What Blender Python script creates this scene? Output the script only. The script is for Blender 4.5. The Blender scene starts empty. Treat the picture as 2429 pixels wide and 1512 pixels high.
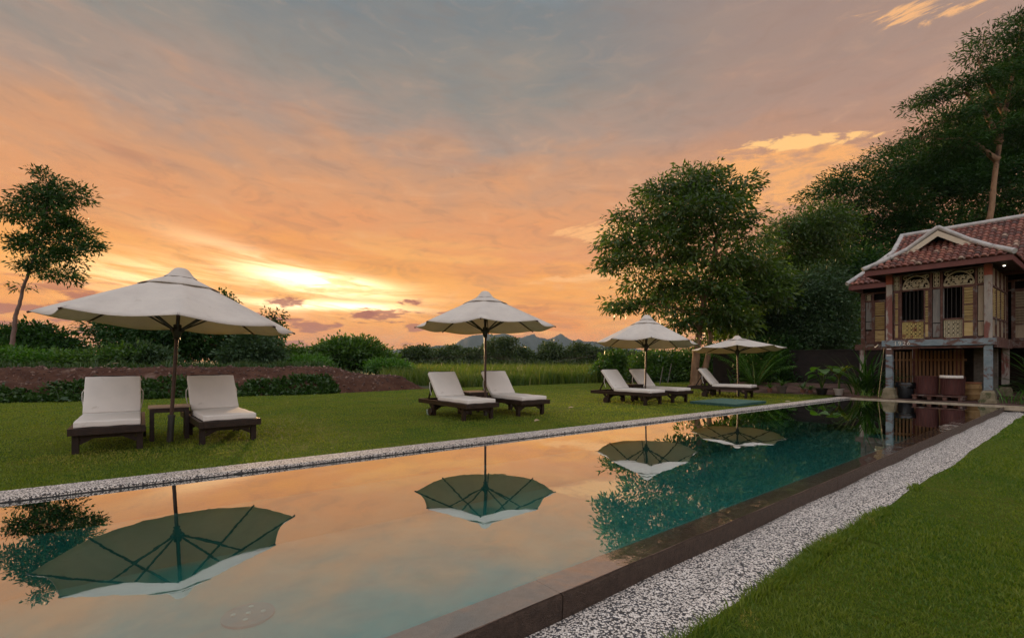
import bpy, bmesh, math, random
import numpy as np
from mathutils import Vector, Matrix
R = math.radians
scene = bpy.context.scene
COL = scene.collection

# ------------------------------------------------------------------ camera
F, CX, HOR, EYE = 1163.9, 1214.5, 856.9, 1.0        # calibration, in units of a 2429 wide picture
cam_d = bpy.data.cameras.new('camera')
cam = bpy.data.objects.new('camera', cam_d); COL.objects.link(cam)
cam.location = (0, 0, EYE); cam.rotation_euler = (R(90), 0, 0)
cam_d.sensor_width = 36; cam_d.lens = 17.25; cam_d.shift_y = 0.0415
cam_d.clip_start = .05; cam_d.clip_end = 20000
scene.camera = cam
scene.view_settings.view_transform = 'Standard'; scene.view_settings.look = 'None'
scene.view_settings.exposure = 0.1; scene.view_settings.gamma = 1
scene.render.engine = 'CYCLES'
scene.cycles.max_bounces = 7; scene.cycles.transparent_max_bounces = 10
scene.cycles.diffuse_bounces = 3; scene.cycles.glossy_bounces = 3; scene.cycles.transmission_bounces = 4
scene.cycles.caustics_reflective = False; scene.cycles.caustics_refractive = False
scene.cycles.sample_clamp_indirect = 6
try:
    scene.cycles.use_denoising = True; scene.cycles.denoiser = 'OPENIMAGEDENOISE'
except Exception: pass

def lin(c):
    return tuple(((v/255)/12.92 if v/255 <= .04045 else ((v/255+.055)/1.055)**2.4) for v in c)

# ------------------------------------------------------------------ node helpers
class NT:
    def __init__(s, nt): s.nt = nt
    def new(s, t, **kw):
        n = s.nt.nodes.new(t)
        for k, v in kw.items(): setattr(n, k, v)
        return n
    def put(s, sock, v):
        if isinstance(v, bpy.types.NodeSocket): s.nt.links.new(v, sock)
        elif isinstance(v, (tuple, list)):
            sock.default_value = tuple(v) if len(v) == len(sock.default_value) else tuple(v)+(1,)
        else: sock.default_value = v
    def m(s, op, a, b=0., c=0., clamp=False):
        n = s.new('ShaderNodeMath', operation=op, use_clamp=clamp)
        for i, v in enumerate((a, b, c)): s.put(n.inputs[i], v)
        return n.outputs[0]
    def add(s, a, b): return s.m('ADD', a, b)
    def sub(s, a, b): return s.m('SUBTRACT', a, b)
    def mul(s, a, b): return s.m('MULTIPLY', a, b)
    def div(s, a, b): return s.m('DIVIDE', a, b)
    def sm(s, v, lo, hi, a=0., b=1.):
        n = s.new('ShaderNodeMapRange', interpolation_type='SMOOTHSTEP')
        for i, q in enumerate((v, lo, hi, a, b)): s.put(n.inputs[i], q)
        return n.outputs[0]
    def xyz(s, x, y, z=0.):
        n = s.new('ShaderNodeCombineXYZ')
        for i, q in enumerate((x, y, z)): s.put(n.inputs[i], q)
        return n.outputs[0]
    def noise(s, vec, scale=1., detail=4., rough=.55, dist=0.):
        n = s.new('ShaderNodeTexNoise')
        if vec is not None: s.put(n.inputs['Vector'], vec)
        s.put(n.inputs['Scale'], scale); s.put(n.inputs['Detail'], detail)
        s.put(n.inputs['Roughness'], rough); s.put(n.inputs['Distortion'], dist)
        return n.outputs['Fac']
    def mix(s, f, a, b, mode='MIX'):
        n = s.new('ShaderNodeMix', data_type='RGBA', blend_type=mode)
        s.put(n.inputs[0], f); s.put(n.inputs[6], a); s.put(n.inputs[7], b)
        return n.outputs[2]
    def ramp(s, f, stops, mode='LINEAR'):
        n = s.new('ShaderNodeValToRGB'); cr = n.color_ramp; cr.interpolation = mode
        while len(cr.elements) < len(stops): cr.elements.new(.5)
        for e, (p, c) in zip(cr.elements, stops): e.position = p; e.color = tuple(c)+(1,)
        s.put(n.inputs[0], f); return n.outputs[0]
    def gauss(s, x, x0, wx, y, y0, wy, p=2):
        a = s.m('POWER', s.m('ABSOLUTE', s.div(s.sub(x, x0), wx)), p)
        b = s.m('POWER', s.m('ABSOLUTE', s.div(s.sub(y, y0), wy)), p)
        return s.m('EXPONENT', s.mul(s.add(a, b), -1.))

# ------------------------------------------------------------------ world: sunset sky by direction
SUN_AZ, SUN_EL = -21.5, 4.3
wd = bpy.data.worlds.new('World'); scene.world = wd; wd.use_nodes = True
wd.node_tree.nodes.clear()
w = NT(wd.node_tree)
tc = w.new('ShaderNodeTexCoord')
sp = w.new('ShaderNodeSeparateXYZ'); w.put(sp.inputs[0], tc.outputs['Generated'])
dx, dy, dz = sp.outputs
az = w.mul(w.m('ARCTAN2', dx, dy), 57.29578)
el = w.mul(w.m('ARCSINE', dz), 57.29578)
elp = w.sub(el, w.mul(w.m('POWER', w.m('ABSOLUTE', w.sub(az, 8.)), 2.), .0014))   # streaks fan upward to both sides
n_big = w.noise(w.xyz(w.mul(az, .060), w.mul(elp, .17), 3.1), 1, 5, .55, .5)
n_str = w.noise(w.xyz(w.mul(az, .05), w.mul(elp, .42), 7.7), 1, 6, .6, .5)
n_fin = w.noise(w.xyz(w.mul(az, .11), w.mul(elp, 1.0), 1.3), 1, 5, .6, .6)
n_mid = w.noise(w.xyz(w.mul(az, .13), w.mul(elp, .36), 6.6), 1, 6, .58, .7)
elw = w.add(w.add(el, w.mul(w.sub(n_big, .5), 10.)), w.mul(w.sub(n_mid, .5), 9.))
base = w.ramp(w.div(elw, 60.), [
    (0/60, lin((222, 140, 84))), (4/60, lin((236, 146, 72))), (8/60, lin((245, 166, 86))),
    (12/60, lin((229, 153, 100))), (17/60, lin((217, 154, 109))), (20.5/60, lin((197, 149, 117))),
    (24.5/60, lin((170, 145, 130))), (29.5/60, lin((143, 137, 130))), (36/60, lin((123, 128, 130))),
    (46/60, lin((130, 146, 156))), (1., lin((120, 134, 146)))])
# right side is greyer and rosier
rightm = w.sm(az, 2., 34.)
base = w.mix(w.mul(rightm, w.sm(el, 3., 12., .25, .55)), base, lin((176, 136, 120)))
low = w.sm(el, 34., 12.)
base = w.mix(w.mul(w.sm(n_str, .47, .30), w.mul(low, .38)), base, lin((190, 122, 92)))
leftw = w.sm(az, 12., -12., .35, 1.)
base = w.mix(w.mul(w.mul(w.sm(n_str, .50, .66), leftw), w.mul(w.sm(el, 17.5, 8.), .62)), base, lin((255, 196, 116)))
base = w.mix(w.mul(w.sm(n_fin, .52, .70), w.mul(w.sm(el, 16., 6.), .35)), base, lin((250, 190, 110)))
gold = w.mul(w.mul(w.sm(az, 8., -14.), w.gauss(el, 7.5, 4.8, 0., 0., 1.)), w.sm(n_mid, .35, .6, .3, .75))
base = w.mix(gold, base, lin((252, 174, 82)))
n_tx = w.noise(w.xyz(w.mul(az, .20), w.mul(elp, .62), 11.3), 1, 7, .64, .8)
base = w.mix(w.mul(w.sm(n_tx, .50, .32, 0., .24), w.sm(el, 32., 18., .55, 1.)), base, lin((142, 112, 98)))
base = w.mix(w.mul(w.sm(n_tx, .52, .72, 0., .24), w.sm(el, 30., 16., .35, 1.)), base, lin((236, 182, 140)))
# glow round the hidden sun
g1 = w.m('MAXIMUM', w.gauss(az, -21.3, 6.2, w.add(el, w.mul(w.add(az, 21.), .09)), 8.5, 1.0), w.mul(w.gauss(az, -19.5, 7., el, 6.0, .55), .65))
g2 = w.gauss(az, -24., 15., el, 6.6, 1.9)
g3 = w.gauss(az, -28.5, 6., w.add(el, w.mul(w.add(az, 28.), .22)), 10.6, 1.0)
g4 = w.gauss(az, -37., 6., el, 8.2, 1.6)
st = w.sm(n_fin, .34, .60, .15, 1.25)
glow = w.add(w.add(w.mul(g1, w.add(w.mul(st, 2.2), .5)), w.mul(g2, w.mul(st, .38))), w.add(w.mul(g3, w.mul(st, .45)), w.mul(g4, w.mul(st, .55))))
gv = w.new('ShaderNodeVectorMath', operation='SCALE'); gv.inputs[0].default_value = (.85, .70, .42); w.put(gv.inputs['Scale'], glow)
col = w.mix(1., base, gv.outputs[0], 'ADD')
# small mauve clouds low over the horizon
n_dk = w.noise(w.xyz(w.mul(az, .20), w.mul(el, .85), 9.2), 1, 6, .55, .3)
dk = w.mul(w.sm(n_dk, .54, .61), w.mul(w.sm(el, 8.2, 5.6), w.mul(w.sm(az, 8., -4.), w.sm(el, .2, 1.5))))
col = w.mix(w.mul(dk, .85), col, lin((172, 103, 84)))
puff = w.m('MAXIMUM', w.gauss(az, -16.6, 2.2, el, 5.2, .55), w.gauss(az, -11.7, 1.7, el, 6.7, .5))
puff = w.m('MAXIMUM', puff, w.gauss(az, -24.6, 2.6, el, 6.3, .8))
puff = w.m('MAXIMUM', puff, w.gauss(az, -41.5, 3.0, el, 4.7, .6))
n_pf = w.noise(w.xyz(w.mul(az, .75), w.mul(el, 1.9), 2.2), 1, 6, .62, .4)
col = w.mix(w.mul(w.sm(w.add(w.mul(puff, .62), w.mul(n_pf, .9)), .74, .98), .9), col, lin((163, 92, 78)))
# lit cumulus at right and thin wisps
n_cu = w.noise(w.xyz(w.mul(az, .12), w.mul(w.sub(el, w.mul(az, .03)), .42), 5.5), 1, 7, .6, .5)
m1 = w.gauss(az, 28.8, 8.0, el, 17.6, 3.6, 3)
n_cv = w.noise(w.xyz(w.mul(az, .36), w.mul(el, 1.05), 8.5), 1, 7, .62, .4)
cu = w.sm(w.add(w.add(w.mul(n_cu, .55), w.mul(n_cv, .35)), w.mul(m1, .30)), .56, .68)
cu = w.mul(cu, w.sm(m1, .04, .25))
col = w.mix(w.mul(cu, w.sm(n_cv, .36, .60, .35, 1.)), col, lin((241, 172, 108)))
m2 = w.gauss(az, 31.0, 6.5, w.add(el, w.mul(w.sub(az, 31.), .10)), 21.0, .8)
col = w.mix(w.sm(w.add(w.mul(n_cv, .8), w.mul(m2, .36)), .58, .70) if False else w.mul(w.sm(w.add(w.mul(n_cv, .8), w.mul(m2, .36)), .58, .70), w.sm(m2, .05, .3)), col, lin((255, 198, 128)))
n_ws = w.noise(w.xyz(w.mul(az, .16), w.mul(w.sub(el, w.mul(az, .10)), .95), 4.4), 1, 8, .68, .7)
m3 = w.m('MAXIMUM', w.gauss(az, 9.5, 8., w.sub(el, w.mul(w.sub(az, 9.), .16)), 9.6, 1.5), w.gauss(az, 38.5, 7., w.add(el, w.mul(w.sub(az, 38.5), .24)), 28.9, 1.2))
m3 = w.m('MAXIMUM', m3, w.gauss(az, 10., 6., el, 14.5, 1.7))
col = w.mix(w.mul(w.sm(w.add(w.mul(n_ws, .8), w.mul(m3, .26)), .56, .67), w.mul(w.sm(m3, .06, .35), .8)), col, lin((250, 186, 124)))
# added fill: sky overhead and behind the viewer brightened to light the scene
up = w.sm(el, 40., 62.)
bk = w.sm(dy, .25, -.45)
over = w.m('MAXIMUM', up, w.mul(bk, w.sm(el, 2., 14.)))
col = w.mix(over, col, (1.02, .98, 1.02))
gm = w.sm(el, -.5, -2.)
col = w.mix(gm, col, (.02, .025, .012))
bg = w.new('ShaderNodeBackground'); w.put(bg.inputs[0], col); bg.inputs[1].default_value = 1.0
wo = w.new('ShaderNodeOutputWorld'); w.nt.links.new(bg.outputs[0], wo.inputs[0])
wd.cycles.sampling_method = 'MANUAL'; wd.cycles.sample_map_resolution = 1024

# ------------------------------------------------------------------ sun behind the cloud bank
sd = bpy.data.lights.new('sun', 'SUN'); sd.energy = 5.0; sd.angle = R(4); sd.color = (1, .62, .30)
so = bpy.data.objects.new('sun', sd); COL.objects.link(so)
to_sun = Vector((math.sin(R(SUN_AZ))*math.cos(R(SUN_EL)), math.cos(R(SUN_AZ))*math.cos(R(SUN_EL)), math.sin(R(SUN_EL))))
so.rotation_euler = (-to_sun).to_track_quat('-Z', 'Y').to_euler(); so.location = to_sun*60

# ------------------------------------------------------------------ coordinates
UX, UY = .7835, .6214                                  # the long axis of the pool
K = .87                                                # unit of the pool and house in metres
LW = -.12                                              # level of the far lawn below the water
def AB(a, b, z=0.): return Vector(((UX*a-UY*b)*K, (UY*a+UX*b)*K, z*K))     # pool axes to world
def W(x, y, d): return Vector(((x-CX)/F*d, d, EYE+(HOR-y)/F*d))  # a sight line at distance d
def bL(a): return 5.69-.0165*a
def bR(a): return 1.74+.015*a

# ------------------------------------------------------------------ object helpers
def link(name, me, mat=None, parent=None):
    o = bpy.data.objects.new(name, me); COL.objects.link(o)
    if mat is not None:
        for m_ in (mat if isinstance(mat, (list, tuple)) else [mat]): me.materials.append(m_)
    if parent is not None: o.parent = parent
    return o
def tag(o, label=None, cat=None, group=None, kind=None):
    if label: o['label'] = label
    if cat: o['category'] = cat
    if group: o['group'] = group
    if kind: o['kind'] = kind
    return o
def thing(name, label, cat, loc=(0, 0, 0), rz=0., group=None):
    o = bpy.data.objects.new(name, None); COL.objects.link(o)
    o.location = loc; o.rotation_euler = (0, 0, rz); o.empty_display_size = .2
    return tag(o, label, cat, group)
def copy_tree(o, parent=None):
    c = o.copy(); COL.objects.link(c); c.parent = parent
    for ch in list(o.children): copy_tree(ch, c)
    return c
def npmesh(name, V, Fc, attr=None, smooth=False):
    """V (n,3), Fc (m,k) all faces of k corners; attr: dict name -> per-vertex float"""
    me = bpy.data.meshes.new(name); V = np.asarray(V, dtype=np.float32); Fc = np.asarray(Fc, dtype=np.int32)
    m_, k = Fc.shape
    me.vertices.add(len(V)); me.vertices.foreach_set('co', V.ravel())
    me.loops.add(m_*k); me.loops.foreach_set('vertex_index', Fc.ravel())
    me.polygons.add(m_); me.polygons.foreach_set('loop_start', np.arange(0, m_*k, k, dtype=np.int32))
    if smooth: me.polygons.foreach_set('use_smooth', np.ones(m_, dtype=bool))
    for n_, v in (attr or {}).items():
        at = me.attributes.new(n_, 'FLOAT', 'POINT'); at.data.foreach_set('value', np.asarray(v, dtype=np.float32))
    me.update(calc_edges=True); return me

class MB:
    def __init__(s): s.v = []; s.f = []; s.t = []; s.cur = .5
    def verts(s, vs):
        i = len(s.v); s.v += [tuple(p) for p in vs]; s.t += [s.cur]*len(vs); return i
    def box(s, c, size, M=None, bev=0.):
        hx, hy, hz = size[0]/2, size[1]/2, size[2]/2; c = Vector(c)
        M3 = M.to_3x3() if M is not None else Matrix.Identity(3)
        if bev <= 0:
            P = [Vector((x*hx, y*hy, z*hz)) for z in (-1, 1) for y in (-1, 1) for x in (-1, 1)]
            i = s.verts([c+M3@p for p in P])
            s.f += [tuple(i+k for k in q) for q in ((0, 2, 3, 1), (4, 5, 7, 6), (0, 1, 5, 4), (2, 6, 7, 3), (0, 4, 6, 2), (1, 3, 7, 5))]
        else:
            bm = bmesh.new(); bmesh.ops.create_cube(bm, size=1)
            for q in bm.verts: q.co = Vector((q.co.x*size[0], q.co.y*size[1], q.co.z*size[2]))
            bmesh.ops.bevel(bm, geom=list(bm.edges), offset=bev, segments=2, affect='EDGES', profile=.6)
            s.bm(bm, lambda p: c+M3@p)
        return s
    def bm(s, bm, fn=lambda p: p):
        bm.verts.ensure_lookup_table(); bm.verts.index_update()
        i = s.verts([fn(q.co) for q in bm.verts])
        for f in bm.faces: s.f.append(tuple(i+q.index for q in f.verts))
        bm.free(); return s
    def beam(s, p, q, wd_, ht, up=(0, 0, 1), bev=0.):
        p, q = Vector(p), Vector(q); y = (q-p); L = y.length; y.normalize()
        x = y.cross(Vector(up))
        if x.length < 1e-4: x = y.cross(Vector((1, 0, 0)))
        x.normalize(); z = x.cross(y)
        return s.box((p+q)/2, (wd_, L, ht), Matrix((x, y, z)).transposed(), bev)
    def tube(s, pts, r, n=8, cap=True):
        pts = [Vector(p) for p in pts]; rs = r if isinstance(r, (list, tuple)) else [r]*len(pts)
        T = []
        for k in range(len(pts)):
            t = pts[min(k+1, len(pts)-1)]-pts[max(k-1, 0)]; T.append(t.normalized() if t.length else Vector((0, 0, 1)))
        u = T[0].cross(Vector((0, 0, 1)));
        if u.length < .1: u = T[0].cross(Vector((1, 0, 0)))
        u.normalize(); ids = []
        for k, p in enumerate(pts):
            u = (u-T[k]*u.dot(T[k])).normalized(); v = T[k].cross(u)
            ids.append(s.verts([p+(u*math.cos(2*math.pi*j/n)+v*math.sin(2*math.pi*j/n))*rs[k] for j in range(n)]))
        for a, b in zip(ids, ids[1:]):
            for j in range(n):
                j2 = (j+1) % n; s.f.append((a+j, a+j2, b+j2, b+j))
        if cap:
            s.f.append(tuple(ids[0]+j for j in reversed(range(n)))); s.f.append(tuple(ids[-1]+j for j in range(n)))
        return s
    def lathe(s, prof, c=(0, 0, 0), n=20, sq=0.):
        c = Vector(c); ids = []
        for r, z in prof: ids.append(s.verts([c+Vector((r*math.cos(2*math.pi*j/n), r*math.sin(2*math.pi*j/n), z)) for j in range(n)]))
        for a, b in zip(ids, ids[1:]):
            for j in range(n):
                j2 = (j+1) % n; s.f.append((a+j, a+j2, b+j2, b+j))
        s.f.append(tuple(ids[0]+j for j in reversed(range(n)))); s.f.append(tuple(ids[-1]+j for j in range(n)))
        return s
    def quad(s, *p): i = s.verts(p); s.f.append(tuple(range(i, i+len(p)))); return s
    def build(s, name, mat, parent=None, smooth=False, attr=False):
        me = bpy.data.meshes.new(name); me.from_pydata(s.v, [], s.f)
        if attr:
            a = me.attributes.new('tint', 'FLOAT', 'POINT'); a.data.foreach_set('value', s.t)
        if smooth:
            me.polygons.foreach_set('use_smooth', [True]*len(me.polygons))
            try: me.set_sharp_from_angle(angle=R(42))
            except Exception: pass
        me.update(); return link(name, me, mat, parent)

# ------------------------------------------------------------------ materials
def mat(name, c1, c2=None, scale=6., rough=.6, bump=.0, bscale=40., spec=.4, c3=None, thr=.58, metal=0., coord='Object', stretch=(1, 1, 1), detail=5.):
    m_ = bpy.data.materials.new(name); m_.use_nodes = True; t = NT(m_.node_tree)
    b = t.nt.nodes['Principled BSDF']; tcn = t.new('ShaderNodeTexCoord')
    mp = t.new('ShaderNodeMapping'); t.put(mp.inputs[0], tcn.outputs[coord]); mp.inputs['Scale'].default_value = stretch
    vec = mp.outputs[0]
    if c2 is not None:
        c = t.mix(t.sm(t.noise(vec, scale, detail, .6), .32, .68), c1, c2)
        if c3 is not None:
            c = t.mix(t.sm(t.noise(vec, scale*.63, 6, .65, .5), thr-.05, thr+.05), c, c3)
        t.put(b.inputs['Base Color'], c)
    else: t.put(b.inputs['Base Color'], c1)
    b.inputs['Roughness'].default_value = rough; b.inputs['Specular IOR Level'].default_value = spec
    b.inputs['Metallic'].default_value = metal
    if bump:
        bn = t.new('ShaderNodeBump'); bn.inputs['Strength'].default_value = bump; bn.inputs['Distance'].default_value = .02
        t.put(bn.inputs['Height'], t.noise(vec, bscale, 6, .6)); t.nt.links.new(bn.outputs[0], b.inputs['Normal'])
    return m_
def leafmat(name, ca, cb, trans=.35, rough=.42, cc=None, spec=.5):
    m_ = bpy.data.materials.new(name); m_.use_nodes = True; t = NT(m_.node_tree); t.nt.nodes.clear()
    at = t.new('ShaderNodeAttribute'); at.attribute_name = 'tint'
    st_ = [(0., ca), (1., cb)] if cc is None else [(0., ca), (.8, cb), (1., cc)]
    c = t.ramp(at.outputs['Fac'], st_)
    p = t.new('ShaderNodeBsdfPrincipled'); t.put(p.inputs['Base Color'], c); p.inputs['Roughness'].default_value = rough
    p.inputs['Specular IOR Level'].default_value = spec
    tr = t.new('ShaderNodeBsdfTranslucent'); t.put(tr.inputs[0], t.mix(1., c, (1.15, 1.3, .40), 'MULTIPLY'))
    mx = t.new('ShaderNodeMixShader'); mx.inputs[0].default_value = trans
    t.nt.links.new(p.outputs[0], mx.inputs[1]); t.nt.links.new(tr.outputs[0], mx.inputs[2])
    o = t.new('ShaderNodeOutputMaterial'); t.nt.links.new(mx.outputs[0], o.inputs[0]); return m_
def tintmat(name, stops, rough=.7, bump=.3, bscale=60., dirt=None):
    m_ = bpy.data.materials.new(name); m_.use_nodes = True; t = NT(m_.node_tree); b = t.nt.nodes['Principled BSDF']
    at = t.new('ShaderNodeAttribute'); at.attribute_name = 'tint'; tcn = t.new('ShaderNodeTexCoord')
    c = t.ramp(at.outputs['Fac'], stops)
    n_ = t.noise(tcn.outputs['Object'], 9., 5, .6)
    c = t.mix(t.sm(n_, .42, .66, 0., .75), c, dirt or (.06, .05, .045)); t.put(b.inputs['Base Color'], c)
    b.inputs['Roughness'].default_value = rough
    bn = t.new('ShaderNodeBump'); bn.inputs['Strength'].default_value = bump; bn.inputs['Distance'].default_value = .01
    t.put(bn.inputs['Height'], t.noise(tcn.outputs['Object'], bscale, 4)); t.nt.links.new(bn.outputs[0], b.inputs['Normal'])
    return m_

M_wood = mat('dark_stained_wood', (.012, .0065, .0045), (.028, .014, .009), 14, .45, .25, 60, .35, stretch=(1, .25, 1))
M_woodtop = mat('worn_wood_top', (.22, .15, .10), (.34, .25, .18), 10, .4, .2, 60, .5, stretch=(.4, 3, 1))
M_pole = mat('varnished_pole', (.035, .018, .012), (.06, .03, .02), 8, .4, .1, 40)
M_metal = mat('dark_rib_metal', (.03, .03, .027), (.05, .047, .04), 8, .45)
M_cord = mat('white_cord', (.6, .58, .54), (.7, .68, .64), 20, .8)
def fabric(name, col, col2, trans, wr=.35):
    m_ = bpy.data.materials.new(name); m_.use_nodes = True; t = NT(m_.node_tree); t.nt.nodes.clear()
    tcn = t.new('ShaderNodeTexCoord'); ob = tcn.outputs['Object']
    c = t.mix(t.sm(t.noise(ob, 2.2, 6, .65), .35, .7), col, col2)
    c = t.mix(t.sm(t.noise(ob, 7., 5, .7, .6), .60, .74, 0., .35), c, (.30, .24, .16))
    p = t.new('ShaderNodeBsdfPrincipled'); t.put(p.inputs['Base Color'], c); p.inputs['Roughness'].default_value = .85; p.inputs['Specular IOR Level'].default_value = .15
    bn = t.new('ShaderNodeBump'); bn.inputs['Strength'].default_value = wr; bn.inputs['Distance'].default_value = .03
    hgt = t.add(t.mul(t.noise(ob, 3., 4, .5, 1.), 1.), t.mul(t.noise(ob, 220., 2), .04))
    t.put(bn.inputs['Height'], hgt); t.nt.links.new(bn.outputs[0], p.inputs['Normal'])
    tr = t.new('ShaderNodeBsdfTranslucent'); t.put(tr.inputs[0], t.mix(1., c, (1., .85, .62), 'MULTIPLY'))
    mx = t.new('ShaderNodeMixShader'); mx.inputs[0].default_value = trans
    t.nt.links.new(p.outputs[0], mx.inputs[1]); t.nt.links.new(tr.outputs[0], mx.inputs[2])
    o = t.new('ShaderNodeOutputMaterial'); t.nt.links.new(mx.outputs[0], o.inputs[0]); return m_
M_canvas = fabric('cream_canvas', (.72, .69, .63), (.64, .61, .56), .27, .5)
M_cushion = fabric('white_cushion_cloth', (.74, .71, .66), (.68, .66, .62), .0, .22)

# ground materials ---------------------------------------------------
def lawn_mat():
    m_ = bpy.data.materials.new('lawn_grass'); m_.use_nodes = True; t = NT(m_.node_tree); b = t.nt.nodes['Principled BSDF']
    g = t.new('ShaderNodeNewGeometry'); v = g.outputs['Position']
    a = t.noise(v, .9, 5, .6); d_ = t.noise(v, 4.5, 5, .6, .5); e = t.noise(v, 60., 4, .7)
    c = t.mix(t.sm(a, .3, .7), (.058, .120, .010), (.125, .155, .016))
    c = t.mix(t.sm(d_, .52, .75, 0., .7), c, (.17, .15, .022))
    c = t.mix(t.sm(e, .5, .3, 0., .7), c, (.022, .04, .005))
    c = t.mix(t.sm(t.noise(v, .35, 3), .62, .74, 0., .35), c, (.10, .07, .025))
    t.put(b.inputs['Base Color'], c); b.inputs['Roughness'].default_value = .9; b.inputs['Specular IOR Level'].default_value = .1
    bn = t.new('ShaderNodeBump'); bn.inputs['Strength'].default_value = .9; bn.inputs['Distance'].default_value = .03
    t.put(bn.inputs['Height'], t.add(e, t.mul(t.noise(v, 160., 3, .7), .8))); t.nt.links.new(bn.outputs[0], b.inputs['Normal'])
    return m_
M_lawn = lawn_mat()
M_blade = leafmat('grass_blade', (.056, .140, .010), (.205, .25, .027), .45, .6, (.42, .33, .10))
M_field = mat('field_soil', (.035, .04, .015), (.06, .06, .02), .6, .95, .5, 8)
M_soil = mat('red_brown_soil', (.050, .023, .015), (.085, .042, .027), 2.2, .95, 1., 14, .1, (.13, .085, .065), .64)
M_dirt = mat('pink_bare_earth', (.085, .050, .040), (.145, .092, .076), 2., .95, .9, 16, .1, (.05, .034, .025), .56)
def pebble_mat(name, sc=85., thr=.52):
    m_ = bpy.data.materials.new(name); m_.use_nodes = True; t = NT(m_.node_tree); b = t.nt.nodes['Principled BSDF']
    g = t.new('ShaderNodeNewGeometry'); v = g.outputs['Position']
    vo = t.new('ShaderNodeTexVoronoi'); vo.inputs['Scale'].default_value = sc; t.put(vo.inputs['Vector'], v)
    cs = t.new('ShaderNodeSeparateColor'); t.put(cs.inputs[0], vo.outputs['Color'])
    k = t.add(cs.outputs[0], t.mul(t.sub(t.noise(v, 1.3, 3), .5), .25))
    c = t.ramp(k, [(0., (.05, .052, .06)), (.15, (.07, .072, .08)), (.26, (.18, .18, .18)), (.34, (.54, .49, .43)), (.7, (.72, .66, .59)), (1., (.84, .79, .72))])
    c = t.mix(t.sm(vo.outputs['Distance'], .45, .75), c, (.06, .055, .05))
    t.put(b.inputs['Base Color'], c); b.inputs['Roughness'].default_value = .85; b.inputs['Specular IOR Level'].default_value = .2
    bn = t.new('ShaderNodeBump'); bn.inputs['Strength'].default_value = .8; bn.inputs['Distance'].default_value = .006; bn.invert = True
    t.put(bn.inputs['Height'], vo.outputs['Distance']); t.nt.links.new(bn.outputs[0], b.inputs['Normal'])
    return m_
M_pebble = pebble_mat('washed_pebble', 108.)
M_wet_shaded = mat('wet_brown_render_shaded', (.045, .028, .019), (.080, .052, .036), 30, .45, .9, 160, .4, (.16, .13, .10), .70)  # same render as the rim top, shade on the face put into colour
M_rimtop_lit = mat('wet_rim_top_lit', (.24, .15, .105), (.34, .23, .17), 30, .4, .8, 160, .5, (.42, .34, .27), .70)  # render of the rim face made paler: light on the top put into colour
M_tile = mat('green_pool_tile', (.10, .42, .39), (.13, .49, .455), 3., .4, .0)
def water_mat(name='pool_water', tint=(.62, .95, .90, 1), f0=.38, f1=1.1, bs=.006, rough=0.):
    m_ = bpy.data.materials.new(name); m_.use_nodes = True; t = NT(m_.node_tree); t.nt.nodes.clear()
    g = t.new('ShaderNodeNewGeometry'); v = g.outputs['Position']
    bn = t.new('ShaderNodeBump'); bn.inputs['Strength'].default_value = bs; bn.inputs['Distance'].default_value = .05
    t.put(bn.inputs['Height'], t.add(t.noise(v, 3.5, 2, .5), t.mul(t.noise(v, 16., 2, .5), .12)))
    fr = t.new('ShaderNodeFresnel'); fr.inputs[0].default_value = 1.33; t.nt.links.new(bn.outputs[0], fr.inputs[1])
    f = t.m('MULTIPLY_ADD', fr.outputs[0], f1, f0, clamp=True)
    gl = t.new('ShaderNodeBsdfGlossy'); gl.inputs['Roughness'].default_value = rough; t.nt.links.new(bn.outputs[0], gl.inputs['Normal']); gl.inputs[0].default_value = (.97, 1, 1, 1)
    tr = t.new('ShaderNodeBsdfTransparent'); tr.inputs[0].default_value = tint
    mx = t.new('ShaderNodeMixShader'); t.nt.links.new(f, mx.inputs[0]); t.nt.links.new(tr.outputs[0], mx.inputs[1]); t.nt.links.new(gl.outputs[0], mx.inputs[2])
    o = t.new('ShaderNodeOutputMaterial'); t.nt.links.new(mx.outputs[0], o.inputs[0]); return m_
M_water = water_mat()
M_film = water_mat('thin_water_film', (.95, .95, .95, 1), .34, 1.0, .10, .03)

# ------------------------------------------------------------------ ground, lawns, pool
rng = np.random.default_rng(7)
A0, A1 = -7., 17.6                                     # pool ends along its long axis
def vnoise(x, y, seed=0):
    return (np.sin(x*1.7+seed)*np.cos(y*2.3-seed*1.3)+.6*np.sin(x*4.1+y*3.3+seed*2)+.35*np.sin(x*9.7-y*8.1+seed))/1.95
# one sheet to the horizon with an opening round the pool terrace
B = MB()
HB = [AB(A0-1, .0), AB(A1+.6, .0), AB(A1+.6, 7.), AB(A0-1, 7.)]
OUT = [(-3300, -3300), (3300, -3300), (3300, 3300), (-3300, 3300)]
oi = B.verts([(x, y, -.22) for x, y in OUT]); ii = B.verts([(p.x, p.y, -.22) for p in HB])
# corners of the opening, ordered to pair with the outer corners
order = [ii+0, ii+1, ii+2, ii+3]
for k in range(4):
    B.f.append((oi+k, oi+(k+1) % 4, order[(k+1) % 4], order[k]))
tag(B.build('ground', M_field), kind='structure')

def grid_sheet(name, fn, na, nb, m_, parent=None, smooth=True):
    V = [fn(i/na, j/nb) for i in range(na+1) for j in range(nb+1)]
    Fc = [(i*(nb+1)+j, (i+1)*(nb+1)+j, (i+1)*(nb+1)+j+1, i*(nb+1)+j+1) for i in range(na) for j in range(nb)]
    return link(name, npmesh(name, [tuple(v) for v in V], Fc, None, smooth), m_, parent)
CW = .36                                               # coping width on the lawn side
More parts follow.
